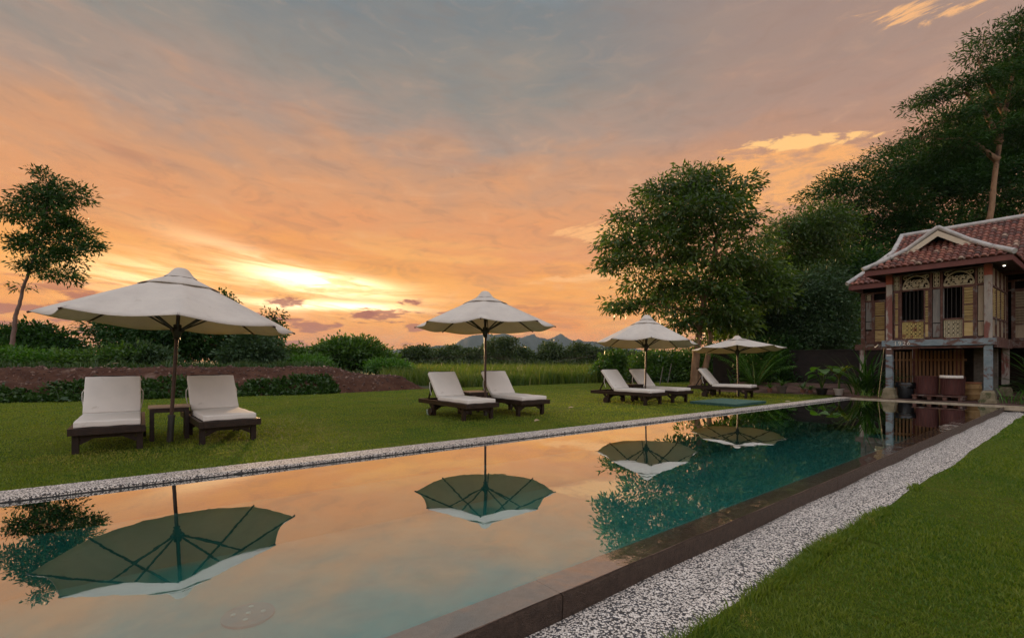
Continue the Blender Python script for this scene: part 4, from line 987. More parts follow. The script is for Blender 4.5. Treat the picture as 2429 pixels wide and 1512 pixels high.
B = MB(); B.tube([(-.06, 0, 0), (0, .02, .7), (.07, .06, 1.5)], .008, 7)
for z_ in (.35, .7, 1.1): B.lathe([(.013, -.01), (.018, 0), (.013, .01)], (-.06+z_*.087, z_*.04, z_), 8)
B.build('cane', mat('bamboo', (.07, .065, .03), (.11, .10, .05), 8, .5), o)

# boundary wall
wl = thing('boundary_wall', 'dark brick boundary wall behind the potted plants', 'wall', AB(22.2/K, 6.1/K)+Vector((0, 0, -.05)), HR)
B = MB(); B.box((-1.8, 0, .72), (9., .22, 1.5)); B.build('masonry', M_dkbrick, wl)
B = MB(); B.box((-1.8, 0, 1.50), (9.04, .28, .06)); B.build('wall_cap', mat('wall_cap_grime', (.014, .014, .011), (.024, .022, .017), 4, .95), wl)

# broad leaved and strappy plants
def blade_mesh(B_, base, tip_dir, L, wd_, droop, n=7, twist=0., fold=.25, shape=None, tint=.5):
    """one arching leaf: strip of two halves folded on its midrib"""
    d = Vector(tip_dir).normalized(); side = d.cross(Vector((0, 0, 1)))
    if side.length < .05: side = Vector((1, 0, 0))
    side.normalize(); side = Matrix.Rotation(twist, 3, d)@side; p = Vector(base); B_.cur = tint; rows = []
    for i in range(n+1):
        k = i/n; ww = wd_*(shape(k) if shape else math.sin(math.pi*min(1, .08+.92*k))**.8)
        nrm = side.cross(d).normalized()
        rows.append(B_.verts([p-side*ww/2+nrm*ww*fold*.5, p, p+side*ww/2+nrm*ww*fold*.5]))
        p = p+d*(L/n); d = (d+Vector((0, 0, -droop/n))).normalized()
    for a_, b_ in zip(rows, rows[1:]): B_.f += [(a_, a_+1, b_+1, b_), (a_+1, a_+2, b_+2, b_+1)]
heart = lambda k: (1.15*math.sin(math.pi*(.16+.84*k)**.75))**.9 if k < 1 else .02
def pot(parent, r_, h, m_):
    B_ = MB(); B_.lathe([(r_*.68, 0), (r_*.72, .01), (r_*.95, h*.86), (r_*1.05, h*.87), (r_*1.06, h), (r_*.92, h), (r_*.88, h*.8)], (0, 0, 0), 20); o_ = B_.build('pot', m_, parent, True)
    B_ = MB(); B_.lathe([(r_*.88, h*.82), (r_*.5, h*.84)], (0, 0, 0), 16); B_.build('potting_soil', M_soil, o_); return o_
def plant_pot(label, x, y, d, r_, h, m_pot, kind, seed, M_l=None, hh=.6):
    p = W(x, y, d); root = thing('potted_plant', label, 'potted plant', (p.x, p.y, LW+.01), 0, 'potted plants by the pool end'); rr = random.Random(seed)
    pot(root, r_, h, m_pot); B_ = MB(); S_ = MB()
    if kind == 'taro':
        for i in range(11):
            an = i*2.4+rr.uniform(-.3, .3); out = rr.uniform(.16, .42); top = h+hh*rr.uniform(.45, 1.1)
            e = Vector((math.cos(an)*out, math.sin(an)*out, top)); S_.tube([(0, 0, h*.8), (e.x*.35, e.y*.35, h+(top-h)*.6), e], [.014, .012, .008], 6)
            blade_mesh(B_, e-Vector((math.cos(an), math.sin(an), 0))*.06, (math.cos(an), math.sin(an), -.15), rr.uniform(.28, .40), rr.uniform(.24, .32), .7, 8, rr.uniform(-.4, .4), .2, heart, rr.uniform(.2, .9))
    elif kind == 'banana':
        S_.tube([(0, 0, h*.8), (.01, 0, h+hh*.5)], [.04, .025], 9)
        for i in range(6):
            an = i*2.2+.4; blade_mesh(B_, (0, 0, h+hh*.35), (math.cos(an)*.5, math.sin(an)*.5, 1.), hh*rr.uniform(.6, .85), .13, .8+.5*rr.random(), 8, 0, .3, None, rr.uniform(.4, 1))
    else:
        for i in range(22):
            an = rr.uniform(0, 6.28); blade_mesh(B_, (0, 0, h*.85), (math.cos(an)*rr.uniform(.25, 1), math.sin(an)*rr.uniform(.25, 1), 1.), hh*rr.uniform(.6, 1.1), .035, 1.6, 7, 0, .3, None, rr.random())
        S_.tube([(0, 0, h*.8), (0, 0, h*1.1)], .015, 6)
    B_.build('leaves', M_l or L_green, root, True, True); S_.build('stem', L_mid, root, True, True)
    return root
P_black = mat('black_pot', (.012, .013, .014), (.02, .02, .022), 5, .5); P_white = mat('white_pot', (.50, .47, .42), (.6, .57, .52), 5, .7, .2, 30, .3, (.3, .24, .18), .6)
P_grey = mat('grey_pot', (.10, .085, .075), (.15, .13, .115), 4, .8, .3); P_terra = mat('terracotta_pot', (.20, .095, .065), (.26, .13, .09), 4, .8, .3)
plant_pot('big leaved plant in a black pot near the pool corner', 1949, 936, 16.4, .18, .22, P_black, 'taro', 1, L_green, .75)
plant_pot('young banana plant in a white pot at the pool corner', 1990, 937, 16.1, .15, .22, P_white, 'banana', 2, L_reed, .85)
plant_pot('bushy plant in a grey pot beyond the last lounger', 1854, 933, 17.2, .18, .27, P_grey, 'strap', 3, L_mid, .55)
plant_pot('small strappy plant in a clay pot just right of the grey pot', 1905, 933, 17.2, .09, .14, P_terra, 'strap', 4, L_mid, .42)
plant_pot('small strappy plant in a clay pot left of the grey pot', 1826, 933, 17.6, .09, .15, P_terra, 'strap', 5, L_mid, .45)
plant_pot('tiny plant in a clay pot left of the big leaved plant', 1922, 934, 17.0, .08, .12, P_terra, 'strap', 6, L_green, .4)
def clump(name, label, p, n, L, wd_, seed, M_l, droop=1.4, cat='plant', spread=.25, up_=1.2):
    rr = random.Random(seed); root = thing(name, label, cat, p); B_ = MB()
    for i in range(n):
        an = rr.uniform(0, 6.28); q = rr.uniform(.2, 1.)
        blade_mesh(B_, (rr.uniform(-spread, spread), rr.uniform(-spread, spread), 0), (math.cos(an)*q, math.sin(an)*q, up_), L*rr.uniform(.5, 1.1), wd_, droop*rr.uniform(.6, 1.2), 8, 0, .3, None, rr.random())
    B_.build('leaves', M_l, root, True, True); return root
clump('palm_clump', 'dark drooping palm clump left of the left house post', hl(.05, 1.3, .06), 110, 1.5, .045, 11, L_dark, 1.7)
clump('palm_clump', 'dark palm clump under the house eave at the right edge', hl(4.05, 1.6, .06), 110, 1.5, .05, 12, L_dark, 1.7)
clump('grass_tuft', 'pale arching grass tuft by the right house post', hl(3.55, .55, .05), 26, .5, .02, 13, L_green, 1.8)
clump('grass_tuft', 'small grass tuft at the pool corner left of the house post', hl(.45, .55, .05), 24, .34, .02, 14, L_mid, 1.8)
def fern(name, label, p, n, L, seed, M_l, cat='palm', up_=.9, leaflet=.28):
    rr = random.Random(seed); root = thing(name, label, cat, p); B_ = MB(); S_ = MB()
    for i in range(n):
        an = i*2.4+rr.uniform(-.3, .3); d = Vector((math.cos(an), math.sin(an), up_*rr.uniform(.7, 1.4))).normalized(); q = Vector((0, 0, 0)); pts = [q.copy()]; LL = L*rr.uniform(.75, 1.15)
        for k in range(26):
            q = q+d*(LL/26); d = (d+Vector((0, 0, -.05))).normalized(); pts.append(q.copy()); sd_ = d.cross(Vector((0, 0, 1))).normalized()
            if k > 2:
                for sg in (-1, 1): blade_mesh(B_, q, (sd_*sg+d*.7+Vector((0, 0, -.2))), leaflet*math.sin(math.pi*(k/27))**.6, .035, .7, 3, 0, .2, None, rr.random())
        S_.tube(pts, [.018*(1-.8*k/26) for k in range(27)], 5)
    B_.build('fronds', M_l, root, True, True); S_.build('stem', M_l, root, True, True); return root
g = W(1792, 800, 19.6)
fp = fern('palm', 'bushy palm with long green fronds behind the flat umbrella', (g.x, g.y, LW), 15, 2.3, 3, L_green, up_=2.2, leaflet=.42)
g = W(2010, 640, 24); fern('palm', 'glossy palm fronds low in the dark thicket left of the roof', (g.x, g.y, 3.45), 8, 1.9, 5, L_green, up_=.5, leaflet=.5)
g = W(1790, 905, 20.5); fern('fern', 'large leafy fern between the fourth umbrella and the pots', (g.x, g.y, LW), 9, 1.1, 6, L_mid, 'fern', 1.0)
clump('undergrowth_clump', 'leafy clump at the foot of the slim orange trunks', (W(1765, 905, 22).x, 22, LW), 70, .9, .09, 15, L_mid, 1.2, 'plant', .6)
shrub('bush', 'dark bush in the corner between the last lounger and the brick wall', 21.5, [(1800, 860, 45, 40), (1850, 850, 40, 40), (1840, 900, 50, 16)], L_dark, 420, 32, .16, .07, .26, 62, .05)
shrub('bush', 'speckled green bush showing over the brick wall', 24.3, [(1900, 800, 50, 30), (1960, 800, 60, 34), (2020, 790, 40, 40), (1860, 800, 40, 30)], L_mid, 460, 32, .18, .07, .3, 63, .2)

# ------------------------------------------------------------------ umbrellas
def make_umbrella(label, loc, r_, z_edge, z_top, lean, rot):
    root = thing('market_umbrella', label, 'umbrella', loc, 0, 'market umbrellas along the lawn')
    root.rotation_euler = (lean[0], lean[1], 0)
    N, NR, NTn = 8, 12, 8; B_ = MB(); top, ze = z_top-.05, z_edge
    def surf(f, th, kk, lift=0.):
        # f radial fraction, kk fraction across a panel
        flat = math.cos(math.pi/N)/math.cos((kk-.5)*2*math.pi/N)
        sag = math.sin(math.pi*kk); rr_ = r_*f*(1-(1-flat)*1.0-.035*sag*f*f)
        z = top-(top-ze)*f-.050*sag*f**1.6*(r_/1.45)+.012*math.sin(f*23+th*3)*sag*f+lift
        return (rr_*math.cos(th), rr_*math.sin(th), z)
    rows = []
    for i in range(NR+1):
        f = .05+.95*i/NR; ids = B_.verts([surf(f, rot+2*math.pi*(p+k/NTn)/N, k/NTn) for p in range(N) for k in range(NTn)]); rows.append(ids)
    M_ = N*NTn
    for a_, b_ in zip(rows, rows[1:]):
        for j in range(M_): B_.f.append((a_+j, b_+j, b_+(j+1) % M_, a_+(j+1) % M_))
    can = B_.build('canopy', M_canvas, root, True); sm_ = can.modifiers.new('cloth', 'SOLIDIFY'); sm_.thickness = .006; sm_.offset = 0
    B_ = MB(); rows = []
    for i in range(6):
        f = .03+.29*i/5; rows.append(B_.verts([surf(f, rot+2*math.pi*(p+k/NTn)/N, k/NTn, .010+.016*math.sin(math.pi*k/NTn)*(i/5)**3+.004*i/5) for p in range(N) for k in range(NTn)]))
    for a_, b_ in zip(rows, rows[1:]):
        for j in range(M_): B_.f.append((a_+j, b_+j, b_+(j+1) % M_, a_+(j+1) % M_))
    v = B_.build('vent', M_canvas, can, True); sm_ = v.modifiers.new('cloth', 'SOLIDIFY'); sm_.thickness = .006; sm_.offset = 0
    B_ = MB(); B_.lathe([(.20, top-.075), (.15, top-.035), (.115, top+.012), (.085, top+.048), (.05, top+.066), (.008, top+.072)], (0, 0, 0), 16); B_.build('finial', M_canvas, can, True)
    zr = ze-.10*(r_/1.45)
    B_ = MB(); B_.tube([(0, 0, .05), (0, 0, top-.02)], .024, 12); pole = B_.build('pole', M_pole, root, True)
    B_ = MB(); B_.tube([(0, 0, -.12), (0, 0, .34)], [.04, .04], 12); B_.lathe([(.04, .34), (.046, .345), (.046, .375), (.03, .38)], (0, 0, 0), 12); B_.build('ground_sleeve', M_metal, root, True)
    B_ = MB(); B_.lathe([(.03, -.13), (.045, -.12), (.035, -.09), (.05, -.07), (.05, -.045), (.062, -.03), (.062, .03), (.05, .045), (.05, .08), (.028, .09)], (0, 0, zr), 12)
    for p in range(N):
        th = rot+2*math.pi*p/N; B_.box((.06*math.cos(th), .06*math.sin(th), zr+.01), (.05, .03, .05), Matrix.Rotation(th, 3, 'Z'))
    B_.build('runner', M_metal, root, True)
    B_ = MB(); B_.lathe([(.028, -.16), (.055, -.15), (.055, -.08), (.03, -.07)], (0, 0, top), 12); B_.build('hub', M_metal, root, True)
    for p in range(N):
        th = rot+2*math.pi*p/N; B_ = MB(); c, s_ = math.cos(th), math.sin(th)
        a_ = Vector(surf(.04, th, 0))-Vector((0, 0, .05)); b_ = Vector(surf(1.0, th, 0))-Vector((0, 0, .018)); m_ = Vector(surf(.5, th, 0))-Vector((0, 0, .030))
        B_.beam(a_, m_, .018, .026); B_.beam(m_, b_+Vector((c, s_, 0))*.015, .018, .024); rb = B_.build('rib', M_pole, root)
        B_ = MB(); B_.beam((.06*c, .06*s_, zr+.015), m_-Vector((0, 0, .012)), .016, .022); B_.build('strut', M_metal, rb)
    return root
u1 = make_umbrella('large cream umbrella nearest the camera, tilted over two facing loungers', (-4.77, 6.84, LW), 1.52, 1.66, 2.42, (R(-1.8), R(2.6), 0), .60)
u2 = make_umbrella('upright cream umbrella alone against the sky before the blue ridge', (-.55, 10.17, LW), 1.46, 1.85, 2.57, (R(-2.), R(-.3), 0), 0.)
u3 = make_umbrella('cream umbrella in front of the big broad leaved tree', (3.66, 13.5, LW), 1.37, 1.63, 2.40, (R(-3.8), R(2.2), 0), -.175)
u4 = make_umbrella('flat cream umbrella half open over the farthest lounger', (7.36, 15.95, LW), 1.42, 1.53, 1.95, (R(-4.), R(.5), 0), -.436)
B = MB(); B.tube([(.05, -.02, 1.80), (.06, -.05, 1.72), (.03, -.06, 1.62), (.045, -.05, 1.52), (.035, -.05, 1.46)], .004, 5); B.build('cord', M_metal, u2)

# ------------------------------------------------------------------ loungers
def make_lounger(ang):
    root = thing('sun_lounger', 'x', 'sun lounger', (0, 0, 0), 0, 'sun loungers on the lawn')
    Wd_, L, zt, rh = .74, 1.98, .325, .085               # local x across, y from the foot end, origin between front legs
    y0 = -.20; y1 = y0+L; hy = y0+1.22
    B_ = MB()
    for sg in (-1, 1): B_.box((sg*(Wd_/2-.0225), (y0+y1)/2, zt-rh/2), (.045, L, rh), bev=.004)
    B_.box((0, y0+.0225, zt-rh/2), (Wd_-.092, .045, rh), bev=.004); B_.box((0, y1-.0225, zt-rh/2), (Wd_-.092, .045, rh), bev=.004); B_.box((0, hy, zt-rh/2-.01), (Wd_-.092, .04, rh-.02))
    n = 15
    for i in range(n): B_.box((0, y0+.09+i*(hy-y0-.12)/(n-1), zt-.012), (Wd_-.094, .055, .018))
    for i in range(5): B_.box((0, hy+.12+i*.13, zt-.05), (Wd_-.094, .05, .016))
    B_.build('frame', M_wood, root)
    for sg in (-1, 1):
        for k, yy in enumerate((0., 1.18)):
            B_ = MB(); B_.box((sg*(Wd_/2-.06), yy, (zt-rh)/2), (.068, .07, zt-rh), bev=.004)
            q = zt-rh
            B_.beam((sg*(Wd_/2-.06), yy+.03, q-.10), (sg*(Wd_/2-.06), yy+(.19 if k == 0 else .17), q-.005), .035, .05)   # knee brace along the rail
            B_.beam((sg*(Wd_/2-.09), yy, q-.11), (sg*(Wd_/2-.27), yy, q-.012), .035, .05)                              # knee brace across
            B_.build('leg', M_wood, root)
        B_ = MB(); B_.lathe([(.02, -.018), (.075, -.018), (.08, -.010), (.08, .010), (.075, .018), (.02, .018)], (0, 0, 0), 20)
        for i in range(len(B_.v)): x, y, z = B_.v[i]; B_.v[i] = (z+sg*(Wd_/2-.005), x+1.24, y+.08)
        B_.build('wheel', M_wood, root, True)
    for yy in (0., 1.18): B_ = MB(); B_.box((0, yy, zt-rh-.035), (Wd_-.19, .03, .055)); B_.build('cross_rail', M_wood, root)
    c_, s_ = math.cos(ang), math.sin(ang); BL = .62
    def bk(x, q, h): return Vector((x, hy+.02+q*c_-h*s_, zt+.005+q*s_+h*c_))
    B_ = MB()
    for sg in (-1, 1): B_.beam(bk(sg*.285, 0, 0), bk(sg*.285, BL, 0), .035, .035, up=(0, -s_, c_))
    for i in range(8): B_.beam(bk(-.266, .06+i*.095, 0), bk(.266, .06+i*.095, 0), .05, .018, up=(0, -s_, c_))
    for sg in (-1, 1): B_.beam(bk(sg*.24, .45, -.03), (sg*.24, hy+.55, zt-.03), .03, .025)
    B_.build('backrest', M_wood, root)
    def cushion(Lc, fn, name):
        bm = bmesh.new(); bmesh.ops.create_cube(bm, size=1)
        for v in bm.verts: v.co = Vector((v.co.x*.64, v.co.y*Lc, v.co.z*.075))
        bmesh.ops.bevel(bm, geom=list(bm.edges), offset=.016, segments=3, affect='EDGES', profile=.6)
        b2 = MB(); b2.bm(bm)
        bm = bmesh.new(); me_ = bpy.data.meshes.new('tmp'); me_.from_pydata(b2.v, [], b2.f); bm.from_mesh(me_)
        bmesh.ops.subdivide_edges(bm, edges=[e for e in bm.edges if e.calc_length() > .2], cuts=7, use_grid_fill=True)
        for v in bm.verts:
            kx, ky = v.co.x/.32, v.co.y/(Lc/2)
            v.co.z += (.010 if v.co.z > 0 else 0)*(1-kx**2)*(1-ky**4)+.003*math.sin(v.co.x*21+v.co.y*13)
        b2 = MB(); b2.bm(bm, lambda p: fn(p.x, p.y+Lc/2, p.z+.0375)); return b2.build(name, M_cushion, root, True)
    sc_ = cushion(hy-y0-.06, lambda x, q, h: Vector((x, y0+.05+q, zt+.002+h)), 'seat_cushion')
    bc_ = cushion(BL+.02, lambda x, q, h: bk(x, q+.03, h+.02), 'back_cushion')
    for sg in (-1, 1):
        B_ = MB(); q = [bk(sg*.32, .46, .06), bk(sg*.345, .43, .02), bk(sg*.345, .36, -.05), bk(sg*.32, .22, -.12)]; B_.tube(q, .007, 6)
        B_.build('tie', M_cord, bc_, True)
    return root
proto = make_lounger(R(50))
spots = [(-5.04, 6.13, 37, 'lounger left of the side table under the nearest umbrella, facing the pool square on'),
         (-3.93, 6.80, 40, 'lounger right of the nearest umbrella pole, turned a little to the pool'),
         (-.66, 9.42, 37, 'left lounger of the pair under the umbrella before the blue ridge'),
         (.38, 10.22, 35, 'right lounger of the pair, behind the pole of the umbrella before the ridge'),
         (3.60, 12.55, 39, 'front lounger of the overlapping pair before the broad leaved tree'),
         (4.56, 13.38, 38, 'rear lounger of the overlapping pair, right of the third umbrella pole'),
         (7.30, 15.12, 49, 'farthest lounger, alone under the flat umbrella near the pots')]
for i, (x, y, a, lb) in enumerate(spots):
    o = proto if i == 0 else copy_tree(proto)
    o.location = (x, y, LW); o.rotation_euler = (0, 0, R(a)); o['label'] = lb
def make_table(label, loc, rz, m_top):
    root = thing('side_table', label, 'side table', loc, rz, 'side tables between the loungers'); a_, b_, h = .50, .44, .48
    B_ = MB()
    for i in range(5): B_.box((0, -b_/2+.044+i*(b_-.088)/4, h-.011), (a_, b_/5-.008, .022), bev=.003)
    B_.build('table_top', m_top, root)
    B_ = MB()
    for sg in (-1, 1): B_.box((sg*(a_/2-.04), 0, h-.055), (.025, b_-.12, .06)); B_.box((0, sg*(b_/2-.04), h-.055), (a_-.14, .025, .06))
    B_.build('apron', M_wood, root)
    for sx in (-1, 1):
        for sy in (-1, 1):
            B_ = MB(); B_.box((sx*(a_/2-.045), sy*(b_/2-.045), (h-.0225)/2), (.055, .055, h-.0225), bev=.003); B_.build('leg', M_wood, root)
    return root
make_table('dark side table with a worn pale top beside the nearest umbrella pole', (-5.0, 7.16, LW), R(36), M_woodtop)
make_table('side table between the pair of loungers before the blue ridge', (-.82, 10.66, LW), R(36), M_woodtop)
make_table('side table between the overlapping pair of loungers', (3.40, 13.86, LW), R(38), M_wood)
make_table('dark side table beyond the farthest lounger', (6.75, 16.55, LW), R(48), M_wood)

# green timber hatch on the lawn ----------------------------------------
M_hatch = mat('green_painted_timber', (.035, .10, .085), (.055, .14, .12), 8, .6, .3, 40, .3, (.03, .06, .05), .62, stretch=(.5, 6, 1))
hx = thing('hatch_cover', 'low green painted timber hatch cover on the lawn beside the pool', 'hatch cover', (5.76, 13.08, LW+.005), math.atan2(UY, UX))
B = MB()
for i in range(9): B.box((0, -.56+i*.14, .052), (1.66, .126, .024), bev=.004)
B.build('deck', M_hatch, hx)
B = MB()
for sg in (-1, 1): B.box((0, sg*.60, .02), (1.64, .03, .04)); B.box((sg*.80, 0, .02), (.03, 1.17, .04))
B.build('skirt', M_hatch, hx)

# small things on the lawn and the bank ----------------------------------
M_dry = leafmat('dry_leaf', (.30, .20, .10), (.46, .36, .22), .2)
def fallen(x, y, d, lb, s_=.07):
    p = W(x, y, d); o_ = thing('fallen_leaf', lb, 'leaf', (p.x, p.y, -.105), random.Random(int(x)).uniform(0, 6), 'fallen leaves on the lawn'); B_ = MB()
    blade_mesh(B_, (0, 0, 0), (1, .2, .25), s_*2, s_, .5, 6, .3, .3, None, .7); B_.build('blade', M_dry, o_, True, True)
D_ = lambda y: 1.12*F/(y-HOR)
for (x, y, lb) in ((1348, 968, 'dry curled leaf on the lawn right of the second pair of loungers'), (1588, 951, 'dry leaf on the lawn under the rear overlapping lounger'), (1268, 1000, 'dry leaf on the lawn just behind the front legs of the second pair'),
                   (1862, 953, 'dry leaf on the lawn corner right of the green hatch')): fallen(x, y, D_(y), lb)
o = thing('bucket', 'small pale green cup left on the grass behind the wheel of the second pair', 'cup', (-1.74, 10.35, LW)); B = MB()
B.lathe([(.05, 0), (.055, .005), (.07, .10), (.075, .11), (.062, .11), (.05, .02)], (0, 0, 0), 16); B.build('body', mat('pale_green_plastic', (.35, .45, .40), None, rough=.4), o, True)
o = thing('hose_coil', 'pale hoop of stiff cane lying on the crest of the bank', 'hoop', bank_pt(.62, 2.5)); q = W(270, 874, 17.2)
o.location = (q.x, q.y, .85); o.rotation_euler = (R(35), R(10), 0); B = MB()
B.tube([(.24*math.cos(a_)*(1+.05*math.sin(3*a_)), .17*math.sin(a_), .03*math.sin(2*a_)) for a_ in [i*2*math.pi/28-.3 for i in range(27)]]+[(.20, -.10, .02), (-.05, -.14, .0), (-.3, -.1, .03)], .012, 6); B.build('cane', mat('dry_cane', (.30, .22, .13), (.4, .3, .18), 8, .7), o, True)
M_rock = mat('pale_rock', (.33, .22, .17), (.45, .32, .26), 6, .9, .5)
def rock(lb, x, y, d, s_, seed, tilt=0.):
    rr = random.Random(seed); p = W(x, y, d); o_ = thing('stone', lb, 'stone', p, rr.uniform(0, 6), 'stones on the bank'); bm = bmesh.new(); bmesh.ops.create_icosphere(bm, subdivisions=2, radius=1)
    for v in bm.verts: v.co *= rr.uniform(.8, 1.15); v.co = Vector((v.co.x*s_, v.co.y*s_*.7, v.co.z*s_*(.6+tilt)))
    B_ = MB(); B_.bm(bm); B_.build('rock', M_rock, o_)
rock('upright pale slab on the bank left of the right facing lounger', 437, 887, 17.4, .10, 1, .5)
rock('white stone on the crest of the bank right of the nearest umbrella', 769, 868.5, 19.4, .06, 2)
rock('reddish stone low on the bank beside the creeper', 713, 884, 18.6, .09, 3)
rock('pale clod on the lower tier of the bank near its right end', 870, 918, 18.8, .07, 4)
rock('small stone on the crest of the bank near the cane hoop', 293, 874, 17.4, .035, 5)
o = thing('weed', 'pale broad leafed weed in front of the creeper at far left', 'plant', (W(140, 948, 13.6).x, 13.6, LW)); B = MB(); S_ = MB()
S_.tube([(0, 0, 0), (-.03, 0, .2), (-.10, 0, .38)], [.02, .014, .01], 6)
blade_mesh(B, (-.10, 0, .38), (-1, -.2, .45), .34, .11, .5, 7, 0, .3, None, .9); blade_mesh(B, (-.10, 0, .38), (.9, -.3, .35), .30, .11, .7, 7, 0, .3, None, .8)
for i in range(5): an = i*1.3; blade_mesh(B, (.03, 0, .02), (math.cos(an), math.sin(an), .5+.4*(i % 2)), .26, .16, .9, 7, .2, .2, None, .2+.1*i)
B.build('leaves', L_olive, o, True, True); S_.build('stem', L_olive, o, True, True)
M_stake = mat('grey_stake', (.16, .15, .14), (.24, .22, .2), 8, .8)
for (p0, p1, d, lb) in (((1565, 906), (1573, 869), 24, 'grey stake leaning in the grass between the third umbrella and the trunks'), ((1646-62, 903), (1655-62, 862), 26, 'thin pale stake leaning right of the third umbrella pole')):
    a_, b_ = W(p0[0], p0[1], d), W(p1[0], p1[1], d); o_ = thing('garden_stake', lb, 'stake', (a_.x, a_.y, LW), 0, 'garden stakes'); B = MB(); B.tube([(0, 0, 0), (b_.x-a_.x, 0, b_.z-LW)], .025, 7); B.build('shaft', M_stake, o_, True)

# loose clods on the bank
r = np.random.default_rng(17); V_, F_ = [], []
ico = bmesh.new(); bmesh.ops.create_icosphere(ico, subdivisions=1, radius=1); iv = np.array([v.co[:] for v in ico.verts]); ico.verts.index_update(); fi = np.array([[v.index for v in f.verts] for f in ico.faces]); ico.free()
for i in range(5200):
    p = np.array(bank_pt(r.uniform(.3, .985), r.uniform(.05, 3.2))); s_ = .012+.05*r.random()**3.5
    V_.append(iv*s_*r.uniform(.6, 1.3, 3)*r.uniform(.8, 1.2, (len(iv), 1))+p); F_.append(fi+i*len(iv))
tag(link('soil_clods', npmesh('soil_clods', np.concatenate(V_), np.concatenate(F_), {'tint': np.repeat(r.random(5200), len(iv))}), tintmat('soil_clod', [(0., (.05, .026, .02)), (.7, (.10, .055, .042)), (1., (.26, .17, .13))], .95, .3, 60, (.05, .03, .022))), 'crumbled clods and chips of earth strewn over the soil bank', 'clods', kind='stuff')

# ------------------------------------------------------------------ ground cover: creeper on the bank, reeds, grass
r = np.random.default_rng(42)
n = 26000; us = r.uniform(.28, .865, n); offs = r.uniform(-.25, 1.5, n)
P = []
for u_, of in zip(us, offs):
    topo = .62+.16*math.sin(u_*31)+.12*math.sin(u_*83)+(.35*math.exp(-((u_-.815)/.03)**2))
    if of > topo: continue
    if u_ < .34 and r.random() < (.34-u_)/.06: continue
    b_ = bank_pt(u_, max(of, .02)); k = .05+.07*abs(math.sin(u_*57+of*3))
    if vnoise(u_*46, of*2.2, 9) > .50: continue
    P.append((b_[0]+.25*(of-max(of, .02)), b_[1]+(of-max(of, .02)), b_[2]+r.uniform(.0, k+.05)))
P = np.array(P); D = unit(r.normal(size=P.shape)*.7+np.array([0, -.6, .35]))
V, Fc = leaf_arrays(P, D, r.uniform(.08, .15, len(P)), r.uniform(.07, .11, len(P)), r)
tt = np.clip(.45+.25*vnoise(P[:, 0]*2, P[:, 2]*6+P[:, 1], 2)+.2*r.normal(size=len(P)), 0, 1)
tag(link('creeper', npmesh('creeper', V, Fc, {'tint': np.repeat(tt, 4)}), L_creep), 'dark green creeper covering the front of the soil bank', 'ground cover', kind='stuff')

def blades(P, H, Wd, lean, r, tint):
    n = len(P); an = r.uniform(0, 2*np.pi, n); S = np.stack([np.cos(an), np.sin(an), 0*an], 1)*Wd[:, None]*.5
    la = r.uniform(0, 2*np.pi, n); Ld = np.stack([np.cos(la), np.sin(la), 0*la], 1)*(lean*H*r.uniform(.2, 1., n))[:, None]
    up_ = np.zeros((n, 3)); up_[:, 2] = H
    v0, v1 = P-S, P+S; v2, v3 = P+up_*.6+Ld*.35+S*.75, P+up_*.6+Ld*.35-S*.75; v4 = P+up_*.98+Ld
    V = np.stack([v0, v1, v2, v3, v4], 1).reshape(-1, 3); b_ = np.arange(n)[:, None]*5
    T = np.concatenate([b_+np.array([[0, 1, 2]]), b_+np.array([[0, 2, 3]]), b_+np.array([[3, 2, 4]])], 0)
    return npmesh('blades', V, T, {'tint': np.repeat(tint, 5)})
# reeds
n = 60000; d = 21.5+45*r.random(n)**2.1; xs = (r.uniform(905, 1800, n)-CX)/F*d; k = np.ones(n, bool)
lim = np.interp(xs, [p[0] for p in LE[3:7]], [p[1] for p in LE[3:7]]); k &= d > lim+.25+.4*r.random(n); k &= ~((xs < -3.4) & (d < 24.5))
k &= ~((xs > 5.2) & (d < 33))
P = np.stack([xs, d, np.full(n, -.22)], 1)[k]; nn = len(P)
H = (.78+.26*vnoise(P[:, 0]*.55, P[:, 1]*.45, 5)+.16*r.normal(size=nn)).clip(.3, 1.5)*np.interp(P[:, 1], [20, 24, 30, 70], [.52, .83, 1.0, 1.03])
tt = np.clip(.42+.28*vnoise(P[:, 0]*.7, P[:, 1]*.5, 8)+.2*r.normal(size=nn), 0, 1)
tag(link('reeds', blades(P, H, .02+.03*r.random(nn)+P[:, 1]*.0006, .55, r, tt), L_reed), 'tall green reeds and grass filling the field before the treeline', 'reeds', kind='stuff')
# rough grass along the crest of the bank
n = 9000; us = r.uniform(.30, .96, n); offs = 3.0+2.6*r.random(n)
P = np.array([bank_pt(u_, o_) for u_, o_ in zip(us, offs)]); H = .10+.22*r.random(n)*np.clip(.6+vnoise(P[:, 0], P[:, 1], 3), .1, 1.5)
tag(link('rough_grass', blades(P, H, .02+.02*r.random(n), .6, r, np.clip(r.normal(.5, .25, n), 0, 1)), L_creep), 'rough green grass growing along the top of the soil bank', 'grass', kind='stuff')
